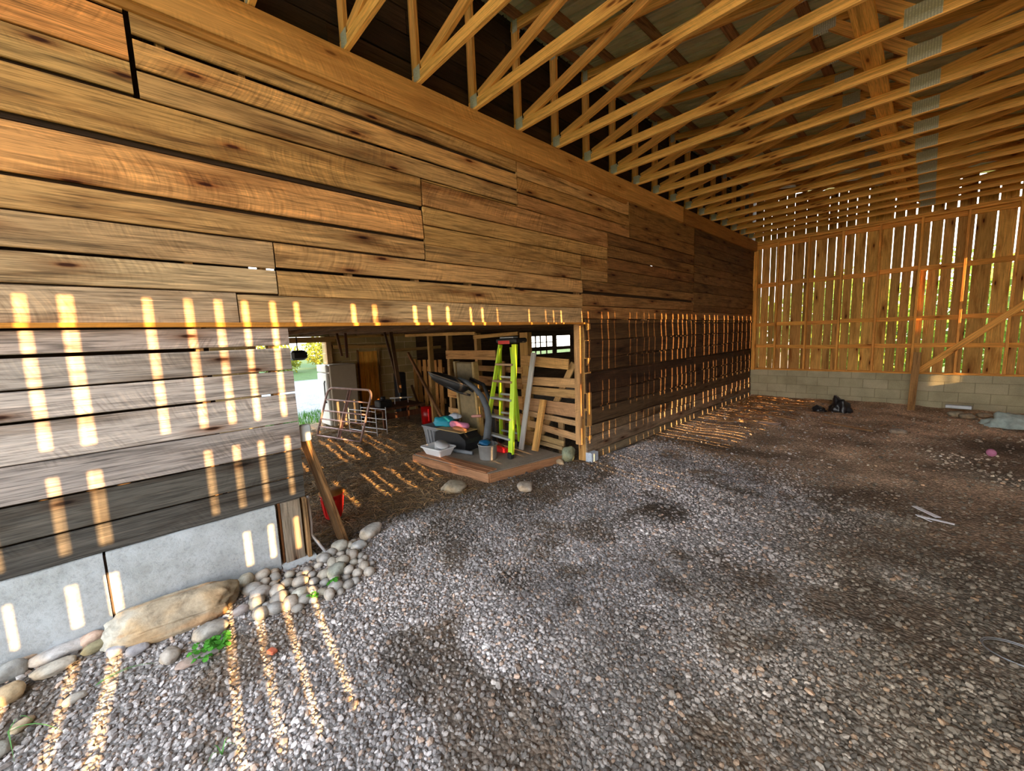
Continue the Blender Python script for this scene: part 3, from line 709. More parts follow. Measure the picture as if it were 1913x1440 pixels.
# ------------------------------------------------------------------ slatted stall fence
sf=empty('stall_fence',(-1.2,4.42,0),'rough board stall fence behind the ladder, missing several slats','fence')
def slat(nm,x0,z0,x1,z1,h,tint,y=4.40,th=.025,seg=4,wob=.012):
    m=MB(); m.board((x0,y,z0),(x1,y,z1),(0,0,1),h,th,tintv(tint),seg=seg,wob=wob); return part(m,nm,M_fence,sf)
for (x0,z0,x1,z1,h,t) in [(-3.34,1.515,-1.87,1.515,.165,(1.25,1.0,.65)),(-1.27,1.44,-.32,1.385,.15,(1.25,1.0,.65)),(-1.25,1.12,-.09,1.135,.135,(1.15,1.0,.75)),(-1.20,.975,-.11,.975,.12,(1.05,.92,.72)),
    (-1.20,.745,-.065,.745,.205,(.92,.78,.65)),(-1.15,.60,-.12,.555,.085,(1.05,.95,.8)),(-1.15,.44,-.115,.35,.11,(1.2,1.05,.85)),(-1.0,.255,-.43,.225,.085,(1.0,.95,.8)),(-1.0,.165,-.46,.15,.07,(1.0,.95,.8)),
    (-2.45,1.28,-1.25,1.28,.10,(1.0,.75,.45)),(-2.45,1.06,-1.25,1.06,.17,(.95,.7,.42)),(-2.45,.75,-1.25,.75,.22,(1.0,.72,.42)),(-2.45,.48,-1.2,.48,.2,(.9,.66,.4)),(-1.55,.22,-1.0,.22,.2,(.9,.7,.5)),
    (-3.35,.78,-2.4,.78,.2,(1.1,.85,.5)),(-3.35,.42,-2.4,.40,.10,(1.3,1.1,.85)),(-2.45,1.83,-1.32,1.86,.06,(1.2,1.0,.6)),(-4.9,1.93,-2.4,1.90,.06,(1.3,1.1,.7))]:
    slat('slat',x0,z0,x1,z1,h,t)
def pst(x,z1,w,t,y=4.46,z0=0):
    m=MB(); m.board((x,y,z0),(x,y,z1),(1,0,0),w,.10,tintv(t),seg=6,wob=.004); part(m,'post',M_fence,sf)
pst(-.085,1.945,.16,(1.35,1.08,.62),4.44); pst(-1.21,1.87,.17,(1.25,1.0,.6)); pst(-2.42,1.9,.08,(1.1,.9,.6)); pst(-3.30,1.9,.08,(1.0,.85,.6)); pst(-4.0,1.93,.07,(1.,.85,.55))
m=MB(); m.board((-.32,4.52,1.40),(-1.15,4.52,-.02),(1,0,0),.10,.03,(1.15,.98,.7)); part(m,'brace',M_fence,sf)
m=MB(); m.board((-.6,4.55,0),(-.6,4.55,.5),(1,0,0),.10,.04,(1.0,.9,.75)); part(m,'post',M_fence,sf)

# vertical board gate farther back
vg=empty('plank_gate',(-5.4,5.2,0),'gate of spaced upright boards in the dim rear of the low barn','gate')
for x in (-5.98,-5.75,-5.50,-5.27,-5.02,-4.80):
    m=MB(); m.board((x,5.2,0),(x,5.2,1.335+R.uniform(-.02,.01)),(1,0,0),.15,.025,tintv((1.15,.8,.42),.2),seg=5,wob=.006); part(m,'board',M_fence,vg)
m=MB(); m.board((-6.05,5.24,.35),(-4.7,5.24,.35),(0,0,1),.12,.03,(.8,.6,.4)); m.board((-6.05,5.24,1.1),(-4.7,5.24,1.1),(0,0,1),.12,.03,(.8,.6,.4)); part(m,'rail',M_fence,vg)
def stick(name,a,b,w,t,mat,tint,label,cat,wd=(0,1,0),seg=5,wob=.004,group=None):
    m=MB(); m.board(a,b,wd,w,t,tint,seg=seg,wob=wob); c=Vector(a).lerp(Vector(b),.5); lo=min((a,b),key=lambda q:q[2]); o=m.build(name,mat,loc=tuple(lo)); return tag(o,label,cat,group)
stick('leaning_pole',(-5.0,4.49,1.53),(-3.05,4.19,.03),.07,.05,M_dark,(1.6,1.2,.8),'dark pole leaning diagonally in front of the upright-board gate','pole',wd=(0,0,1))
stick('hanging_board',(-4.0,3.60,1.99),(-4.0,3.71,.80),.075,.03,M_dark,(.9,.8,.7),'long dark board hanging from the low ceiling before the block wall','board')
stick('hanging_board',(-4.05,3.50,1.99),(-4.15,3.755,.95),.04,.03,M_dark,(.6,.5,.5),'narrow dark board hanging just behind the longest hanging board','board')
stick('hanging_board',(-4.0,2.585,1.99),(-4.0,2.64,1.585),.04,.03,M_dark,(.9,.7,.6),'short dark stick hanging from the ceiling, left one of the pair by the doorway','board')
stick('hanging_board',(-4.0,2.735,1.99),(-4.0,2.73,1.55),.045,.03,M_dark,(.9,.6,.6),'short dark stick hanging from the ceiling, right one of the pair by the doorway','board')
stick('leaning_board',(-5.95,5.05,.68),(-5.72,5.12,.05),.05,.04,M_dark,(.9,.8,.7),'short dark offcut propped against the upright-board gate','board')
m=MB(); m.box((XB+.4,2.42,1.60),(.3,.30,.20),(1,1,1),ch=.05); m.tube([(XB+.4,2.42,1.69),(XB+.4,2.42,1.98)],.012); o=m.build('hanging_lantern',M_black,loc=(XB+.4,2.42,1.5)); tag(o,'black rounded box hanging in the bright doorway','lantern')

# ------------------------------------------------------------------ refrigerator
fr=empty('refrigerator',(-5.88,3.2,0),'pale refrigerator standing on the dirt beside the doorway','refrigerator')
m=MB(); m.box((-5.84,3.22,.70),(.56,.58,1.33),(.62,.53,.44),ch=.02); part(m,'cabinet',M_fridge,fr)  # shade on the cabinet side is painted in by its brown tint
m=MB(); m.box((-5.88,2.895,.62),(.56,.06,1.13),(1.15,1.18,1.2),ch=.02); m.box((-5.88,2.895,1.285),(.56,.06,.16),(1.15,1.18,1.2),ch=.02); fdoor=part(m,'door',M_fridge,fr)
m=MB(); m.tube([(-5.68,2.855,.55),(-5.68,2.84,.60),(-5.68,2.84,.98),(-5.68,2.855,1.03)],.012); sub(m,'handle',M_black,fr,fdoor)

# ------------------------------------------------------------------ metal tube gate
P0=Vector((-4.964,2.385,.03));P1=Vector((-3.736,2.732,.03));GV=Vector((.049,.279,.924)); GX=(P1-P0)
tg=empty('tube_gate',(-4.35,2.56,0),'rusty tubular metal gate leaning back over the straw','gate')
def gp(u,v): return P0+GX*u+GV*v
m=MB(); path=[gp(0,0),gp(0,.5),gp(0,.86)]
for k in range(1,7):
    a=k/7*math.pi/2; path.append(gp(.11*(1-math.cos(a)),.86+.14*math.sin(a)))
path.append(gp(.11,1)); path.append(gp(.89,1))
for k in range(1,7):
    a=k/7*math.pi/2; path.append(gp(.89+.11*math.sin(a),1-.14*(1-math.cos(a))))
path+= [gp(1,.86),gp(1,.5),gp(1,-.02)]
m.tube(path,.021,10); part(m,'frame',M_rust,tg)
for v in (.02,.20,.36,.53,.76):
    m=MB(); m.tube([gp(0,v),gp(1,v)],.014,8,(1.35,1.35,1.4)); part(m,'rail',M_rust,tg)
m=MB(); m.tube([gp(.49,.0),gp(.49,1)],.016,8,(1.1,1.1,1.1)); part(m,'upright',M_rust,tg)
m=MB(); e=(gp(.5,0)-gp(.49,0)).normalized(); m.board(gp(.535,.0),gp(.535,.98),e,.05,.006,(.35,.22,.2)); part(m,'stay',M_rust,tg,'dark flat steel stay beside the middle upright')
# wire rack behind
wr=empty('wire_rack',(-4.35,3.05,0),'thin white wire shelf rack behind the leaning tube gate','rack')
for z in (.10,.30,.50):
    m=MB(); m.tube([(-4.75,2.95,z),(-3.95,3.15,z)],.008,6); m.tube([(-4.75,3.2,z),(-4.05,3.4,z)],.008,6); part(m,'rail',M_whitep,wr)
m=MB()
for p in ((-4.75,2.95),(-3.95,3.15),(-4.75,3.2),(-4.05,3.4)): m.tube([(p[0],p[1],.0),(p[0],p[1],.55)],.009,6,(.7,.7,.7))
part(m,'frame',M_whitep,wr)
# dark work table with clutter
wt=empty('work_table',(-4.7,3.95,0),'dark cluttered work table in front of the block wall','table')
m=MB(); m.box((-4.7,3.95,.44),(.75,1.0,.04),(.9,.6,.5)); part(m,'table_top',M_dark,wt)
for p in ((-4.36,3.5),(-4.36,4.4),(-5.03,3.5),(-5.03,4.4)):
    m=MB(); m.box((p[0],p[1],.21),(.05,.05,.42),(.9,.6,.5)); part(m,'leg',M_dark,wt)
m=MB(); m.box((-4.33,3.95,.30),(.02,.85,.12),(.9,.6,.5)); part(m,'apron',M_dark,wt)
m=MB(); m.tube([(-4.75,3.85,.60),(-4.70,4.35,.57)],.016,8); m.tube([(-4.74,3.95,.46),(-4.74,3.95,.6)],.008,6); m.tube([(-4.71,4.25,.46),(-4.71,4.25,.575)],.008,6); o=m.build('metal_rail',M_whitep,loc=(-4.72,4.1,.46)); tag(o,'pale metal bar on two short legs lying on the dark work table','bar')
m=MB(); m.box((-4.6,3.62,.535),(.25,.28,.15),(1,1,1),ch=.02); m.tube([(-4.6,3.62,.61),(-4.6,3.62,.68)],.05,12); o=m.build('small_engine',M_black,loc=(-4.6,3.62,.46)); tag(o,'small black engine sitting on the dark work table','engine')
m=MB(); m.tube([(-4.2,4.42,.03),(-4.2,4.42,.40)],.14,20,(.5,.05,.04)); m.tube([(-4.07,4.36,.10),(-4.07,4.36,.36)],.012,8,(3,3,3)); o=m.build('gas_tank',M_red,loc=(-4.2,4.42,0)); tag(o,'dark red metal tank standing right of the work table','tank')
m=MB(); m.box((-5.5,4.5,.55),(.25,.2,1.06),(1,1,1),ch=.02); o=m.build('dark_locker',M_black,loc=(-5.5,4.5,0)); tag(o,'narrow black box standing against the block wall behind the work table','box')

# straw and litter
m=MB()
for k in range(3600):
    x=R.uniform(-5.6,-.4); y=R.uniform(1.0,4.2)
    if x>-2.1 and y>2.75: continue
    a=R.uniform(0,math.pi)+.5*nz((x,y,0),2,1); L=R.uniform(.05,.22); z=gh(x,y)+R.uniform(0,.03)
    dx,dy=math.cos(a)*L/2,math.sin(a)*L/2; c=R.uniform(.4,1.4)
    m.tube([(x-dx,y-dy,z-.003),(x+R.uniform(-.01,.01),y,z+R.uniform(0,.02)),(x+dx,y+dy,z-.003)],.0028,3,(c,c*R.uniform(.85,1),c*.9))
for k in range(500):
    x=abs(R.gauss(0,.8))+.05; y=YF-.1-abs(R.gauss(0,1.3))
    if y<7: continue
    a=R.uniform(0,math.pi); L=R.uniform(.1,.4); z=gh(x,y)+R.uniform(0,.02)
    dx,dy=math.cos(a)*L/2,math.sin(a)*L/2; c=R.uniform(.5,1.3)
    m.tube([(x-dx,y-dy,z-.003),(x,y,z+R.uniform(0,.02)),(x+dx,y+dy,z)],.004,3,(c,c*.75,c*.6))
o=m.build('straw',M_straw); tag(o,'loose brown straw and hay litter strewn over the dirt','straw',kind='stuff')

# ------------------------------------------------------------------ platform with the stored things
PZ=.13
pf=empty('low_platform',(-1.2,3.5,0),'low wooden platform with a dusty grey deck at the opening','platform')
A=Vector((-2.03,2.83));B=Vector((-.52,3.03));Cc=Vector((-.32,4.22));D=Vector((-2.2,4.32))
def kfr(a,b,nm='edge_board'):
    m=MB(); m.board((a.x,a.y,.055),(b.x,b.y,.055),(0,0,1),.13,.04,tintv((1.05,.95,.9)),seg=6,wob=.004); part(m,nm,M_redw,pf)
kfr(A,B);kfr(B,Cc);kfr(Cc,D);kfr(D,A)
m=MB(); m.prism([(A.x,A.y),(B.x,B.y),(Cc.x,Cc.y),(D.x,D.y)],.095,PZ,(.66,.52,.40)); part(m,'deck',M_conc,pf,'dusty grey-brown deck')
m=MB(); q0=A+Vector((.02,.02)); 
for k in range(2):
    o0=Vector((.0,.07+.11*k)); m.board((A.x+.02,A.y+.06+.1*k,PZ+.006),(B.x-.03,B.y+.03+.1*k-.02,PZ+.006),(0,1,0),.085,.014,tintv((.9,.8,.7)))
part(m,'deck_board',M_redw,pf)

# step ladder
ld=empty('step_ladder',(-1.1,3.8,PZ),'lime green fibreglass step ladder with grey steps','ladder')
def fr_rail(a,b,w=.075,t=.03,tint=(1,1,1),wd=(0,1,0)):
    m=MB(); m.board(a,b,wd,w,t,tint,ch=.004); m.board(Vector(a)+Vector((0,0,0)),b,wd,w*.9,t*.5,tint); return m
fl0=Vector((-1.42,3.70,PZ+.05)); fl1=Vector((-1.14,3.86,1.70)); fr0=Vector((-.745,3.62,PZ+.06)); fr1=Vector((-.82,3.84,1.70))
bl0=Vector((-1.48,4.10,PZ+.03)); bl1=Vector((-1.28,3.97,1.66)); br0=Vector((-1.07,4.12,PZ+.03)); br1=Vector((-1.02,3.97,1.66))
part(fr_rail(fl0,fl1,.07,.03,wd=(0,1,0)),'front_rail',M_green,ld); part(fr_rail(fr0,fr1,.085,.045,wd=(1,0,0)),'front_rail',M_green,ld)
part(fr_rail(bl0,bl1,.06,.03,(.8,.85,.8)),'rear_rail',M_green,ld); part(fr_rail(br0,br1,.06,.03,(.8,.85,.8)),'rear_rail',M_green,ld)
for u in (.135,.315,.49,.655,.815):
    a=fl0.lerp(fl1,u);b=fr0.lerp(fr1,u); m=MB(); m.board(a,b,(0,1,0),.085,.03,(1.1,1.1,1.1) if u<.6 else (1.0,.65,.4)); part(m,'step',M_gal,ld)
for u in (.12,.32,.52,.70):
    a=bl0.lerp(bl1,u);b=br0.lerp(br1,u); m=MB(); m.board(a,b,(0,0,1),.03,.02,(1,1,1)); part(m,'rear_brace',M_gal,ld)
m=MB(); m.box((-.97,3.92,1.755),(.42,.24,.07),(1,1,1),ch=.02); cap_=part(m,'top_cap',M_black,ld,'black top cap')
m=MB(); m.box((-1.0,3.80,1.735),(.24,.012,.05),(1,1,1)); sub(m,'label_strip',M_red,ld,cap_,'red strip on the front of the cap')
m=MB(); m.box((-1.0,3.9,1.80),(.28,.10,.02),(1,1,1)); sub(m,'tool_tray',M_gal,ld,cap_)
for p in (fl0,fr0,bl0,br0):
    m=MB(); m.box((p.x,p.y,PZ+.045),(.07,.09,.09),(1,1,1),ch=.01); part(m,'foot',M_black,ld)
# painted board leaning
stick('leaning_board',(-.95,4.02,PZ),(-.905,4.31,1.56),.085,.03,M_white_board,(1,1,1),'long pale grey painted board standing right behind the ladder','board',wd=(1,0,0))
stick('leaning_board',(-.74,4.10,PZ-.0),(-.755,4.33,.86),.10,.05,M_fence,(1.45,1.15,.65),'short golden pine offcut propped on the stall fence','board',wd=(1,0,0))
stick('leaning_board',(-1.66,4.28,PZ),(-1.64,4.33,1.42),.12,.03,M_fence,(.7,.55,.35),'dark brown board upright behind the treadmill','board',wd=(1,0,0))
# treadmill
td=empty('treadmill',(-1.8,3.65,PZ),'folded black treadmill with its deck standing upright','treadmill')
m=MB(); m.box((-2.08,3.93,.83),(.42,.08,1.20),(1,1,1),ch=.02,M=Matrix.Translation((-2.06,3.93,.83))@Matrix.Rotation(.06,4,'X')); part(m,'running_deck',M_tan,td,'olive-brown running deck folded upright')
m=MB(); m.box((0,0,0),(.05,.10,1.22),(1.9,1.7,1.3),M=Matrix.Translation((-1.80,3.92,.83))@Matrix.Rotation(.06,4,'X')); part(m,'side_rail',M_tan,td)
m=MB(); m.box((0,0,0),(.05,.10,1.22),(1.6,1.5,1.3),M=Matrix.Translation((-2.31,3.93,.83))@Matrix.Rotation(.06,4,'X')); part(m,'side_rail',M_tan,td)
m=MB()
M0=Matrix.Translation((-1.83,3.50,PZ+.13))@Matrix.Rotation(.10,4,'Z')
poly=[(-.35,0),(-.33,.11),(-.2,.15),(.2,.15),(.36,.06),(.37,0),(.34,-.12),(-.34,-.12)]
vs=[M0@Vector((x,-.17,z)) for x,z in poly]+[M0@Vector((x*.97,.17,z)) for x,z in poly]
n=len(poly); m.add(vs,[tuple(range(n)),tuple(range(2*n-1,n-1,-1))]+[(i,i+n,(i+1)%n+n,(i+1)%n) for i in range(n)]); hood=part(m,'motor_hood',M_black,td)
m=MB(); m.box((0,0,0),(.60,.34,.012),(2.2,2.0,1.6),M=M0@Matrix.Translation((-.02,0,.155))); sub(m,'hood_top',M_tan,td,hood)
m=MB(); m.tube([(-1.62,3.28,PZ+.03),(-1.28,3.36,PZ+.035)],.028,12); part(m,'base_foot',M_grey,td,'grey roller foot')
m=MB()
for dy in (0,.0):
    m.tube([(-1.26,3.60,PZ+.08),(-1.22,3.60,.40),(-1.18,3.61,.62),(-1.20,3.60,.80),(-1.29,3.59,.96),(-1.42,3.57,1.08),(-1.58,3.55,1.16),(-1.75,3.53,1.20)],[.055,.055,.05,.045,.04,.036,.033,.03],12)
part(m,'upright',M_grey,td,'grey curved upright')
m=MB(); m.tube([(-1.36,3.85,PZ+.05),(-1.34,3.85,.50),(-1.40,3.84,.85),(-1.5,3.8,1.1),(-1.75,3.75,1.18)],.03,10); part(m,'upright',M_black,td)
m=MB(); M1=Matrix.Translation((-2.02,3.55,1.165))@Matrix.Rotation(.16,4,'Y')@Matrix.Rotation(-.35,4,'X')
bv,bf=ico(3); vs=[]
for p in bv:
    x,y,z=p; q=Vector((x*.46,y*.24*(1-.25*x),z*(.075+.04*max(0,x)))); 
    if z<0 and x>-.5: q.z*=1.7
    vs.append(M1@q)
m.add(vs,[tuple(int(i) for i in f) for f in bf],None,(1,1,1),True); cons=part(m,'console',M_black,td)
m=MB(); pts=[M1@Vector((.46*math.cos(a)*1.01,.24*math.sin(a)*(1-.25*math.cos(a))*1.02,.012)) for a in [k*2*math.pi/40 for k in range(40)]]; m.tube(pts,.012,6,(6.5,5,3.3),closed=True); sub(m,'console_trim',M_black,td,cons,'tan edge trim of the console')
m=MB(); m.tube([(-1.9,3.40,1.10),(-1.62,3.42,1.02),(-1.45,3.5,.98)],.018,8,(1,1,1)); m.tube([(-1.9,3.68,1.10),(-1.62,3.68,1.0)],.018,8); part(m,'handlebar',M_black,td)
m=MB(); m.tube([(-1.45,3.52,.66),(-1.24,3.52,.69)],.022,10,(1.3,.9,.8)); part(m,'roller',M_rust,td)
# tote, bags, bins
tt=empty('storage_tote',(-2.3,3.55,0),'grey ribbed plastic tote heaped with bags','tote')
def tub(m,cx,cy,z0,z1,a0,b0,a1,b1,th=.006,rz=0,tint=(1,1,1)):
    Mx=Matrix.Translation((cx,cy,0))@Matrix.Rotation(rz,4,'Z')
    def ring(a,b,z,n=6):
        P=[];rad=.04
        for sx,sy,a0_ in ((1,1,0),(-1,1,1),(-1,-1,2),(1,-1,3)):
            for k in range(n):
                t=(a0_+k/(n-1))*math.pi/2; P.append(Mx@Vector(((a-rad)*sx+rad*math.cos(t),(b-rad)*sy+rad*math.sin(t),z)))
        return P
    rings=[ring(a0*.98,b0*.98,z0),ring(a0,b0,z0+.005),ring(a1,b1,z1-.02),ring(a1+.014,b1+.014,z1-.018),ring(a1+.014,b1+.014,z1),ring(a1-th,b1-th,z1),ring(a0-th,b0-th,z0+.012)]
    n=24; vs=[p for r_ in rings for p in r_]; fs=[tuple(range(n-1,-1,-1)),tuple((len(rings)-1)*n+k for k in range(n))]
    for i in range(len(rings)-1):
        for k in range(n): fs.append((i*n+k,i*n+(k+1)%n,(i+1)*n+(k+1)%n,(i+1)*n+k))
    m.add(vs,fs,None,tint)
TX,TY=-2.42,3.60
m=MB(); tub(m,TX,TY,.03,.40,.17,.19,.22,.24,rz=.1); tubp=part(m,'tub',M_tote,tt)
m=MB()
for k in range(4): m.board((TX-.12+.08*k,TY-.215,.08),(TX-.14+.092*k,TY-.245,.34),(1,0,0),.02,.02,(1.1,1.1,1.1))
sub(m,'rib',M_tote,tt,tubp)
def bag(name,c,sz,mat,seed,label,cat,tint=(1,1,1),flat=.0,rz=0,sub=3,extra=None):
    bv,bf=ico(sub); m=MB(); vs=[]
    for p in bv:
        q=Vector(tuple(p)); d=1+.30*noise.noise(q*1.6+Vector((seed,0,0)))+.14*noise.noise(q*4+Vector((0,seed,0)))
        q=Vector((q.x*sz[0]*d,q.y*sz[1]*d,q.z*sz[2]*d)); q=Matrix.Rotation(rz,3,'Z')@q; 
        if q.z<-sz[2]*.7: q.z=-sz[2]*.7
        vs.append(q+Vector(c))
    m.add(vs,[tuple(int(i) for i in f) for f in bf],None,tint,True)
    o=m.build(name,mat,loc=(c[0],c[1],c[2]-sz[2]*.7)); tag(o,label,cat)
    if extra: extra(o)
    return o
bag('plastic_bag',(-2.26,3.56,.47),(.235,.16,.085),M_teal,3,'teal printed plastic bag on top of the grey tote','bag')
bag('paper_bag',(-2.18,3.72,.54),(.13,.08,.05),M_whitep,5,'pale crumpled paper sack behind the teal bag','bag',(.7,.75,.85))
m=MB(); m.box((-2.08,3.74,PZ+.165),(.20,.12,.30),(.25,.45,.8),ch=.01); o=m.build('blue_box',M_grey,loc=(-1.98,3.72,PZ)); tag(o,'dark blue box between the tote and the treadmill','box')
m=MB(); m.tube([(-1.98,3.50,PZ+.345),(-1.96,3.5,PZ+.35),(-1.80,3.52,PZ+.352),(-1.79,3.52,PZ+.35),(-1.62,3.54,PZ+.352),(-1.60,3.54,PZ+.345)],[.035,.05,.052,.046,.05,.035],16); o=m.build('foam_roll',M_pink,loc=(-1.8,3.52,PZ+.3)); tag(o,'pink foam roll lying on the treadmill motor hood','roll')
bag('brown_cloth',(-1.72,3.47,PZ+.315),(.17,.06,.028),M_straw,9,'folded brown cloth under the pink foam roll','cloth',(1.0,.6,.5))
m=MB(); tub(m,-1.72,3.07,PZ+.001,PZ+.13,.17,.11,.215,.15,rz=.12); o=m.build('plastic_bin',M_whitep,loc=(-1.72,3.07,PZ)); tag(o,'white rectangular plastic bin at the front of the platform','bin')
m=MB(); m.lathe([(.085,0),(.09,.02),(.10,.10),(.104,.10),(.104,.104),(.0,.106)],M=Matrix.Translation((-1.68,3.08,PZ+.07))@Matrix.Rotation(.45,4,'Y'),n=28); o=m.build('plastic_container',M_whitep,loc=(-1.68,3.08,PZ+.07)); tag(o,'pale round lidded container resting in the white bin','container')
bk_=empty('metal_bucket',(-1.0,3.42,PZ),'dark metal bucket on the platform before the ladder','bucket')
m=MB(); m.lathe([(0,0),(.115,0),(.118,.01),(.135,.20),(.142,.205),(.142,.215),(.13,.213),(.112,.02),(0,.02)],(-1.0,3.42,PZ),28,(.9,.85,.8)); part(m,'body',M_gal,bk_)
m=MB(); m.tube([(-1.0+.14*math.cos(a),3.42+.05*math.sin(a),PZ+.20+.07*math.sin(a)) for a in [math.pi*k/12 for k in range(13)]],.004,6); part(m,'handle',M_black,bk_)
bag('blue_rag',(-1.06,3.42,PZ+.215),(.09,.08,.04),M_teal,7,'dark blue rag stuffed in the metal bucket','rag',(.35,.3,.5))
m=MB(); m.box((-1.07,3.72,PZ+.05),(.22,.09,.09),(1,1,1),ch=.02); m.tube([(-1.15,3.72,PZ+.1),(-1.1,3.70,PZ+.16),(-1.0,3.72,PZ+.1)],.012,8,(.1,.1,.1)); o=m.build('tool_case',M_red,loc=(-1.07,3.72,PZ)); tag(o,'red and black power tool left of centre under the ladder','tool')
m=MB(); m.box((-.92,3.77,PZ+.045),(.13,.08,.08),(.9,.6,.5),ch=.02); o=m.build('tool_case',M_red,loc=(-.92,3.77,PZ)); tag(o,'smaller red tool under the right side of the ladder','tool')

# red bucket, leaning plank and junction box by the near corner
rb=empty('red_bucket',(-.88,1.27,.06),'bright red plastic bucket behind the leaning plank','bucket')
m=MB(); m.lathe([(0,0),(.075,0),(.08,.01),(.105,.235),(.115,.24),(.115,.25),(.10,.248),(.075,.02),(0,.02)],(-.88,1.27,gh(-.88,1.27)+.02),28); part(m,'body',M_red,rb)
m=MB()
for k in range(10):
    a=2*math.pi*k/10; m.board((-.88+.083*math.cos(a),1.27+.083*math.sin(a),.10),(-.88+.105*math.cos(a),1.27+.105*math.sin(a),.27),(-math.sin(a),math.cos(a),0),.014,.008)
part(m,'rib',M_red,rb)
m=MB(); m.lathe([(.118,.0),(.122,.01),(.118,.02),(0,.028)],(-.88,1.27,gh(-.88,1.27)+.27),28,(.9,.6,.35)); part(m,'lid',M_straw,rb,'tan lid on the bucket')
m=MB(); m.board((-.17,1.10,gh(-.12,1.1)-.0),(-.17,.885,1.075),(1,0,0),.22,.036,(.5,.45,.42),seg=8,wob=.01,warp=.02); o=m.build('leaning_plank',M_wall,loc=(-.12,1.10,gh(-.12,1.1))); tag(o,'wide weathered plank leaning against the inner wall corner','plank')
m=MB(); m.box((-.06,.865,1.14),(.05,.075,.125),(1,1,1),ch=.008); o=m.build('junction_box',M_outlet,loc=(-.06,.865,1.14)); tag(o,'pale grey electrical box on the end of the left wall','electrical box')
m=MB(); m.tube([(-.02,.825,.66),(-.015,.83,.45),(.0,.82,.36),(.03,.86,.28),(.045,.90,.2),(.03,.93,.14)],.011,8,(1.4,1.3,1.3)); o=m.build('conduit_pipe',M_gal,loc=(-.02,.825,.2)); tag(o,'thin grey conduit running down the end of the left wall','pipe')

# ------------------------------------------------------------------ stones along the wall foot
def rock(name,x,y,dims,rz,tint,label,seed,tilt=0,sink=.25,cat='stone',group=None,sub=3,rough=.22):
    bv,bf=ico(sub); m=MB(); vs=[]; q=Matrix.Rotation(rz,3,'Z')@Matrix.Rotation(tilt,3,'X'); z0=gh(x,y)
    for p in bv:
        v=Vector(tuple(p)); d=1+rough*noise.noise(v*1.3+Vector((seed*3.1,seed,0)))+rough*.35*noise.noise(v*3.5+Vector((seed,0,seed)))
        mx=max(abs(v.x),abs(v.y),abs(v.z)); v=v*(d*(.72+.28/ max(mx,.6)*.62))
        v=Vector((v.x*dims[0],v.y*dims[1],v.z*dims[2])); vs.append(q@v)
    lo=min(v.z for v in vs); hz=-lo-sink*dims[2]
    vs=[v+Vector((x,y,z0+hz)) for v in vs]
    tl=[]
    m.add(vs,[tuple(int(i) for i in f) for f in bf],None,tint,True)
    o=m.build(name,M_stone,loc=(x,y,z0)); return tag(o,label,cat,group)
def bould():
    bv,bf=ico(5); m=MB(); vs=[]; tl=[]
    for p in bv:
        v=Vector(tuple(p)); e=.62
        q=Vector([math.copysign(abs(c)**e,c) for c in v]); 
        d=1+.16*noise.noise(v*1.4+Vector((9,2,1)))+.07*noise.noise(v*4)+.03*noise.noise(v*11)
        q=Vector((q.x*.115*d*(1-.12*q.y),q.y*.30*d,q.z*.105*d*(1+.18*q.y)))
        q.x+=.03*q.y; q=Matrix.Rotation(-.06,3,'Z')@q
        q.z-=.9*max(0,q.x)*sst(-.02,.08,q.z)*.5
        vs.append(q+Vector((.155,.0,.235)))
        w=sst(.35,.75,v.y+noise.noise(v*3)*.3); l=sst(-.35,-.8,v.y+noise.noise(v*4)*.4)
        c=Vector((.44,.36,.26)).lerp(Vector((.20,.18,.14)),w).lerp(Vector((.46,.47,.44)),l*.6); c=c.lerp(Vector((.50,.28,.13)),.6*sst(.1,.4,noise.noise(v*2+Vector((3,3,3)))))
        tl.append(tuple(c)+(1,))
    m.add(vs,[tuple(int(i) for i in f) for f in bf],None,tl,True)
    o=m.build('boulder',M_stone,loc=(.155,0,.14)); tag(o,'big elongated tan boulder lying against the concrete foundation','boulder')
bould()
SG='field stones along the foot of the concrete wall'
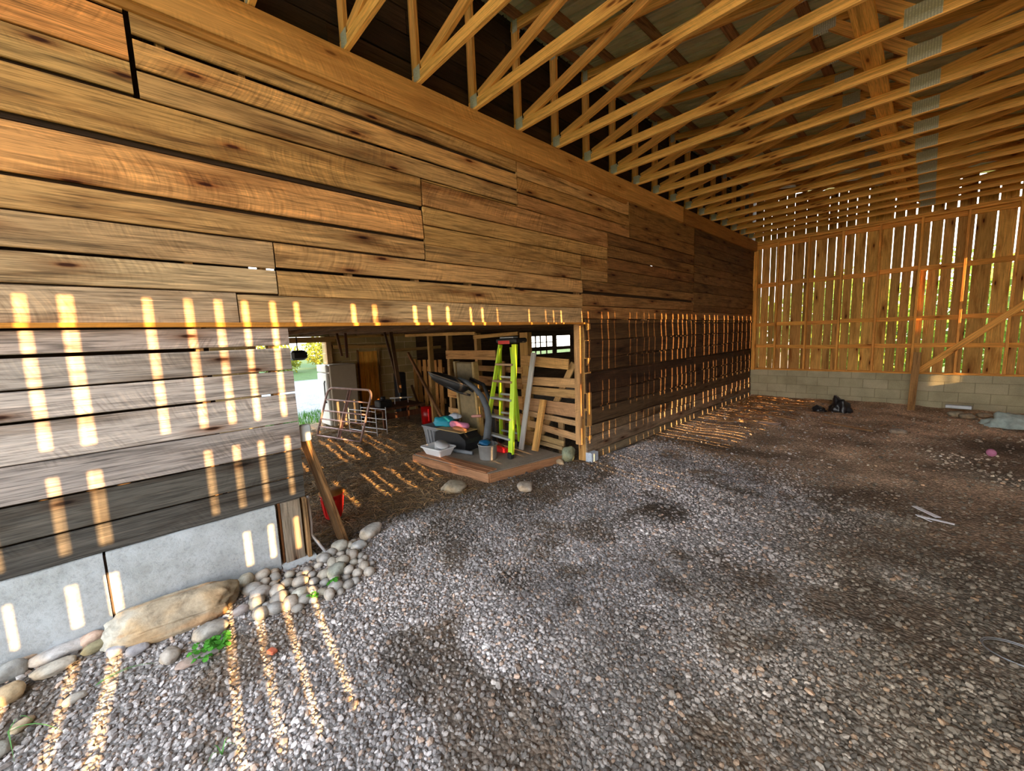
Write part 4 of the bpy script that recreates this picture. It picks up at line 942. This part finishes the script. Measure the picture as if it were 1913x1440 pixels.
for i,(x,y,d,rz,c,l) in enumerate([
 (.05,-.47,(.06,.13,.035),.05,(.52,.50,.50),'long pale grey flat stone left of the boulder'),
 (.155,-.48,(.05,.09,.03),.0,(.5,.46,.40),'half sunlit flat stone below the long pale one'),
 (-.0,-.63,(.04,.11,.035),.1,(.5,.37,.27),'tan slab stone leaning on the concrete at the left edge'),
 (.07,-.64,(.05,.08,.05),.2,(.34,.34,.33),'smooth dark grey stone at the left edge of the picture'),
 (.22,-.62,(.055,.06,.05),.3,(.5,.38,.24),'squarish orange sunlit stone at the left edge'),
 (-.02,-.48,(.03,.09,.035),.0,(.40,.42,.44),'blue-grey stone wedged under the foundation crack'),
 (.05,-.35,(.04,.06,.04),.2,(.58,.42,.34),'small pinkish triangular stone touching the boulder'),
 (.12,-.33,(.035,.07,.03),.3,(.30,.27,.17),'mossy olive stone below the boulder tip'),
 (.20,-.25,(.05,.05,.03),.5,(.38,.38,.42),'blue-grey stone just below the boulder'),
 (.25,-.17,(.045,.06,.03),.2,(.36,.35,.38),'grey wedge stone under the middle of the boulder'),
 (.42,-.045,(.05,.045,.045),.6,(.42,.38,.34),'upright round stone above the clover'),
 (.36,.14,(.07,.10,.04),.1,(.42,.40,.37),'large flat grey stone right of the boulder'),
 (.50,.08,(.05,.13,.02),.15,(.33,.29,.30),'dark flat stone beside the clover plant'),
 (.30,.30,(.035,.05,.03),.1,(.40,.36,.36),'small pink-grey stone in the thin light streak'),
 (.08,.37,(.05,.06,.05),.9,(.40,.38,.32),'upright rounded cobble touching the right end of the boulder'),
 (.22,.42,(.06,.07,.04),.4,(.41,.39,.38),'flat light grey cobble right of the boulder tip'),
 (.36,.62,(.045,.06,.035),.6,(.56,.56,.50),'white-grey oval cobble in front of the cobble heap'),
 (.30,.88,(.055,.085,.045),.5,(.36,.38,.34),'large greenish grey cobble at the front of the heap'),
 (.06,1.0,(.06,.07,.045),.2,(.42,.40,.35),'tan grey cobble next to the plank foot'),
 (.13,1.12,(.05,.07,.035),.1,(.44,.44,.44),'pale grey cobble right of the plank foot'),
 (-.03,1.29,(.08,.14,.05),.6,(.50,.47,.43),'broad pale half-buried stone at the edge of the straw'),
 (-.62,2.56,(.16,.15,.07),.3,(.38,.33,.25),'half-buried brown rock in front of the platform'),
 (.06,3.08,(.10,.13,.05),.8,(.42,.36,.30),'flat brown stone lying in front of the platform corner'),
 (-.28,4.30,(.10,.13,.13),.2,(.26,.29,.20),'mossy green rock wedged under the stall fence'),
 (-.30,4.12,(.05,.12,.04),1.2,(.50,.38,.25),'tan split stone leaning at the stall fence foot'),
 (.40,-.40,(.03,.05,.02),.3,(.45,.42,.38),'small flat stone at the top of the wide light streak'),
 (.42,-.56,(.03,.045,.02),.8,(.50,.40,.28),'small oval stone in the left light streak'),
 (.52,-.62,(.05,.05,.03),.1,(.34,.33,.30),'rounded grey stone at the bottom left corner'),
 (3.60,11.0,(.14,.10,.07),.2,(.34,.30,.22),'grey rubble stone under the metal offcut by the far wall'),
 (3.72,10.85,(.12,.09,.06),.6,(.30,.25,.18),'brown rubble stone beside the metal offcut'),
 (3.95,11.25,(.12,.09,.05),.6,(.40,.34,.25),'tan rubble stone at the foot of the far block wall'),
 (2.9,8.9,(.12,.08,.05),.2,(.32,.27,.22),'lone brown stone in the dirt before the far post'),
]): rock('stone',x,y,d,rz,c,l,i*1.7+2,group=SG if y<2 else None,sub=3)
CG='river cobbles heaped at the wall corner'
pos=[];tries=0
while len(pos)<58 and tries<6000:
    tries+=1
    x=R.uniform(.03,.50);y=R.uniform(.36,1.12)
    if x>.52-.25*abs(y-.75): continue
    if x<.12 and .58<y<.84: continue
    r=R.uniform(.022,.05)
    if any((x-a)**2+(y-b)**2<((r+c)*.80)**2 for a,b,c in pos): continue
    if any((x-a)**2+(y-b)**2<.0035 for a,b in ((.08,.37),(.22,.42),(.36,.62),(.30,.88),(.06,1.0),(.13,1.12))): continue
    pos.append((x,y,r))
for i,(x,y,r) in enumerate(pos):
    c=R.choice([(.40,.37,.32),(.36,.35,.34),(.43,.38,.33),(.33,.31,.29),(.46,.42,.38)])
    rock('cobble',x,y,(r*1.15,r*R.uniform(1.1,1.6),r*.85),R.uniform(0,3),c,'rounded brown-grey river cobble in the heap at the wall corner',i*2.3+40,tilt=R.uniform(-.4,.4),group=CG,sub=2,sink=.2+.2*R.random(),rough=.15)

# little plants
def leafpatch(name,x,y,n,r,label,cat,mat=M_clover,s=.022):
    t=empty(name,(x,y,gh(x,y)),label,cat); st=MB(); lf=MB()
    for k in range(n):
        a=R.uniform(0,6.28);d=r*math.sqrt(R.random()); px,py=x+d*math.cos(a)*.6,y+d*math.sin(a); h=R.uniform(.03,.07); z0=gh(px,py)
        st.tube([(px,py,z0-.005),(px+R.uniform(-.01,.01),py+R.uniform(-.01,.01),z0+h)],.0014,4,(.8,.9,.6))
        for q in range(3):
            b=q*2.1+a; L=s*R.uniform(.8,1.3); ux,uy=math.cos(b),math.sin(b); vs=[(px,py,z0+h)]
            for w,l,dz in ((.45,.35,.004),(.62,.75,.003),(.3,1.1,-.004)): vs.append((px+ux*L*l-uy*L*w,py+uy*L*l+ux*L*w,z0+h+dz))
            vs.append((px+ux*L*1.15,py+uy*L*1.15,z0+h-.006))
            for w,l,dz in ((.3,1.1,-.004),(.62,.75,.003),(.45,.35,.004)): vs.append((px+ux*L*l+uy*L*w,py+uy*L*l-ux*L*w,z0+h+dz))
            g_=R.uniform(.7,1.3); lf.add(vs,[tuple(range(8))],None,(g_,g_,g_))
    part(st,'stem',mat,t); part(lf,'leaves',mat,t)
leafpatch('clover_plant',.50,.13,22,.10,'bright green clover plant growing in the gravel near the boulder','plant')
leafpatch('clover_plant',.41,.83,6,.025,'tiny green sprout in front of the cobble heap','plant')
leafpatch('clover_plant',.46,.68,5,.04,'faint dark green sprouts left of the cobble heap front','plant',s=.012)
def blades(x,y,lst,label):
    m=MB()
    for (dx,dy,h,w) in lst:
        z=gh(x,y); pts=[]
        for k in range(7):
            t=k/6; pts.append((x+dx*t,y+dy*t,z+.01+h*math.sin(t*math.pi*.85)))
        for k in range(6):
            a,b=Vector(pts[k]),Vector(pts[k+1]); s_=Vector((-(b-a).y,(b-a).x,0)).normalized(); wa=w*(1-k/6.2);wb=w*(1-(k+1)/6.2)
            m.add([a-s_*wa,a+s_*wa,b+s_*wb,b-s_*wb],[(0,1,2,3)],None,(1,1,1),True)
    o=m.build('grass_tuft',M_grass,loc=(x,y,gh(x,y))); tag(o,label,'grass')
blades(.37,-.33,[(.10,.25,.05,.004),(.05,.22,.03,.003),(.02,.12,.03,.003)],'long grass blades arching over the wide light streak')
blades(.42,-.60,[(.28,.06,.07,.005),(.25,.2,.06,.005),(.1,.1,.08,.004)],'grass blades at the bottom left corner of the picture')
blades(1.16,.08,[(.03,.05,.05,.004),(-.03,.04,.05,.004),(.02,-.05,.04,.004),(-.02,-.03,.05,.004)],'small dark grass tuft in the foreground gravel')
# litter
m=MB(); m.box((.72,.372,gh(.72,.372)+.018),(.05,.035,.02),(1,1,1),rz=.4); o=m.build('brick_chip',plain('brick_chip_clay',(.50,.13,.07),.8),loc=(.72,.372,.05)); tag(o,'small red brick chip in a light streak on the gravel','brick')
def strip(x0,y0,x1,y1,w,label):
    m=MB(); z=max(gh(x0,y0),gh(x1,y1))+.018; m.board((x0,y0,z),(x1,y1,z),(-(y1-y0),x1-x0,0),w,.006,(1,1,1),seg=5,wob=.02,warp=.01); o=m.build('plastic_strip',M_whitep,loc=((x0+x1)/2,(y0+y1)/2,z)); tag(o,label,'litter','white plastic strips on the gravel')
strip(3.16,5.38,3.32,5.19,.05,'broad white plastic strip on the gravel, farther one of three'); strip(3.19,5.12,3.42,5.09,.022,'long thin white plastic strip on the gravel'); strip(3.18,5.14,3.28,5.04,.015,'shortest white plastic strip on the gravel')
m=MB(); m.tube([(3.82,8.0,.055),(3.82,8.08,.055)],.045,14); o=m.build('paper_cup',M_pink,loc=(3.82,8.04,.01)); tag(o,'crushed pink and white cup lying in the dirt','cup')
def crumple(name,c,sz,mat,seed,label,cat,tint=(1,1,1)):
    bv,bf=ico(4); m=MB(); vs=[]
    for p in bv:
        q=Vector(tuple(p)); d=1+.45*noise.noise(q*1.5+Vector((seed,0,0)))+.3*abs(noise.noise(q*4+Vector((0,seed,0))))
        v=Vector((q.x*sz[0]*d,q.y*sz[1]*d,max(-.2,q.z)*sz[2]*d*(1.0-.35*q.x)))
        vs.append(v+Vector(c))
    m.add(vs,[tuple(int(i) for i in f) for f in bf],None,tint,True); o=m.build(name,mat,loc=c); return tag(o,label,cat)
crumple('black_bag',(1.98,10.45,.06),(.16,.14,.26),M_blackbag,2,'crumpled black plastic bag slumped by the far block wall','bag')
crumple('black_bag',(1.66,10.25,.04),(.12,.10,.09),M_blackbag,6,'small flat black bag left of the slumped one','bag')
crumple('fabric_bundle',(4.22,10.45,.05),(.30,.22,.15),M_cloth,8,'crumpled pale teal and white cloth on the dirt at the right edge','cloth')
m=MB(); m.box((3.62,11.05,.20),(.34,.10,.07),(1,1,1),rz=-.1,ch=.01); o=m.build('metal_offcut',M_gal,loc=(3.62,11.05,.17)); tag(o,'grey metal offcut resting on stones by the far block wall','metal scrap')
# wire ring in the gravel
m=MB()
for rr_,dz in ((.10,.02),(.105,.026)): m.tube([(3.60+rr_*math.cos(a)*1.3,3.24+rr_*math.sin(a),gh(3.6,3.24)+dz) for a in [k*2*math.pi/36 for k in range(36)]],.003,6,(.6,.6,.6),closed=True)
o=m.build('wire_ring',M_gal,loc=(3.6,3.24,.01)); tag(o,'loop of grey wire half sunk in the gravel at right','wire')
# timber scraps on the dirt by the far corner
for k,(a,b,l) in enumerate([((.9,9.3),(1.5,9.0),'thin sunlit batten on the dirt near the far left corner'),((.7,10.5),(1.7,10.75),'long grey stick on the dirt before the far block wall'),((.35,9.0),(1.0,8.75),'reddish board scrap at the foot of the plank wall'),((1.9,9.1),(2.6,8.9),'sunlit thin lath on the dirt in the middle'),((.4,8.1),(.9,8.5),'short brown lath on the dirt beside the plank wall')]):
    stick('timber_scrap',(a[0],a[1],gh(*a)+.02),(b[0],b[1],gh(*b)+.02),.06,.02,M_fence,(.9,.75,.6),l,'wood scrap',wd=(0,1,0))
m=MB(); m.board((1.0,8.5,gh(1,8.5)+.02),(1.35,8.45,gh(1.35,8.45)+.02),(0,1,0),.16,.008,(1.2,1.0,1.0),wob=.05,seg=5); o=m.build('cardboard_scrap',M_white_board,loc=(1.1,8.5,.01)); tag(o,'flat pale cardboard scrap on the dirt near the far left corner','cardboard')
# broken post
m=MB(); m.board((2.99,11.2,gh(2.99,11.2)-.05),(3.02,11.2,1.21),(1,0,0),.11,.09,(.85,.68,.45),seg=8,wob=.01); o=m.build('short_post',M_fence,loc=(3.0,11.2,0)); tag(o,'short rough post standing in front of the far block wall','post')

# ------------------------------------------------------------------ outside greenery
def tree(name,x,y,r,h,label,mat,n,zb=0.,tintc=(1,1,1),trunk=True):
    t=empty(name,(x,y,-.03),label,'tree' if trunk else 'bush'); lf=MB()
    for k in range(n):
        u=R.uniform(-1,1);a=R.uniform(0,6.28);rr_=R.random()**.4; q=math.sqrt(1-u*u)
        lump=1+.35*noise.noise(Vector((math.cos(a)*q*2+x,math.sin(a)*q*2,u*2)))
        p=Vector((x+r*rr_*q*math.cos(a)*lump,y+r*rr_*q*math.sin(a)*lump,zb+(h-zb)/2*(1+u*rr_*lump)))
        s=R.uniform(.06,.13)*r**.5; d1=Vector((R.gauss(0,1),R.gauss(0,1),R.gauss(0,1))).normalized(); d2=d1.orthogonal().normalized(); c=R.uniform(.5,1.5)
        lf.add([p-d1*s,p-d2*s*.5,p+d1*s,p+d2*s*.5],[(0,1,2,3)],None,tuple(c*q_ for q_ in tintc))
    part(lf,'foliage',mat,t)
    tk=MB(); tk.tube([(x,y,-.05),(x+.05,y,h*.3),(x,y+.05,h*.55)],[.12*r**.5,.09*r**.5,.04],8); part(tk,'trunk',M_bark,t)
TL='leafy trees beyond the slatted wall'
TN=['leftmost low green tree','tall pale tree second from the left','broad green tree third from the left','tall tree fourth from the left','broad green tree right of the short post','tall tree near the right edge','low green tree at the far right','tallest tree at the extreme right']
for i,(x,y,r,h) in enumerate([(-1.7,15.9,1.5,3.2),(.3,19.6,1.6,3.9),(1.9,15.8,1.45,3.1),(4.1,19.6,1.6,4.1),(5.4,15.9,1.45,3.3),(7.9,19.6,1.6,3.9),(9.0,15.9,1.45,3.3),(11.7,19.6,1.6,4.2)]):
    tree('tree',x,y,r,h,TN[i]+' glimpsed through the gaps of the far wall',M_leaf,3000,tintc=(.85,.9,.9))
for i,(x,y,r,h) in enumerate([(-27,6.8,1.6,2.0),(-30,11.0,1.8,2.6),(-31,15.8,2.0,3.3),(-28,3.0,1.4,1.7)]):
    tree('bush',x,y,r,h,['round yellow-green bush seen through the doorway','tall yellow-green bush at the right of the doorway view','leafy tree rising behind the doorway bushes','low bush at the left of the doorway view'][i],M_leaf,2000,tintc=(.8,.62,.7),trunk=False)
m=MB()
for k in range(1400):
    x=R.uniform(-8.4,-6.6);y=R.uniform(2.0,4.6)
    a=R.uniform(0,6.28);h=R.uniform(.06,.22)*(1-sst(-7.6,-8.4,x)*.6); w=.008; c=R.uniform(.6,1.5); dx,dy=math.cos(a),math.sin(a); b=R.uniform(.02,.1)
    m.add([(x-dy*w,y+dx*w,-.04),(x+dy*w,y-dx*w,-.04),(x+dx*b,y+dy*b,h)],[(0,1,2)],None,(c*.5,c*.42,c*.3))
o=m.build('weeds',M_clover); tag(o,'green weeds growing outside the doorway sill','weeds',kind='stuff')

# ------------------------------------------------------------------ light
sd=bpy.data.lights.new('sun','SUN'); so=bpy.data.objects.new('sun',sd); COL.objects.link(so)
dirv=Vector((-1,.105,-.2449)).normalized(); so.rotation_euler=dirv.to_track_quat('-Z','Y').to_euler(); so.location=(12,-2,6)
sd.energy=13; sd.color=(1,.58,.23); sd.angle=math.radians(.22)
w=bpy.data.worlds.new('sky'); SC.world=w; w.use_nodes=True; nt=w.node_tree; bg=nt.nodes['Background']
tc=nt.nodes.new('ShaderNodeTexCoord'); sp=nt.nodes.new('ShaderNodeSeparateXYZ'); nt.links.new(tc.outputs['Generated'],sp.inputs[0])
rp=nt.nodes.new('ShaderNodeValToRGB'); nt.links.new(sp.outputs['Z'],rp.inputs['Fac']); e=rp.color_ramp.elements
e[0].position=.0; e[0].color=(1.0,.93,.82,1); e[1].position=.35; e[1].color=(.80,.90,1.0,1)
nt.links.new(rp.outputs['Color'],bg.inputs['Color']); bg.inputs['Strength'].default_value=2.6
SC.view_settings.view_transform='Standard'; SC.view_settings.look='None'; SC.view_settings.gamma=1; SC.view_settings.use_curve_mapping=False
SC.view_settings.exposure=1.35
cy=SC.cycles; cy.use_denoising=True; cy.max_bounces=8; cy.diffuse_bounces=5; cy.glossy_bounces=3; cy.sample_clamp_indirect=8
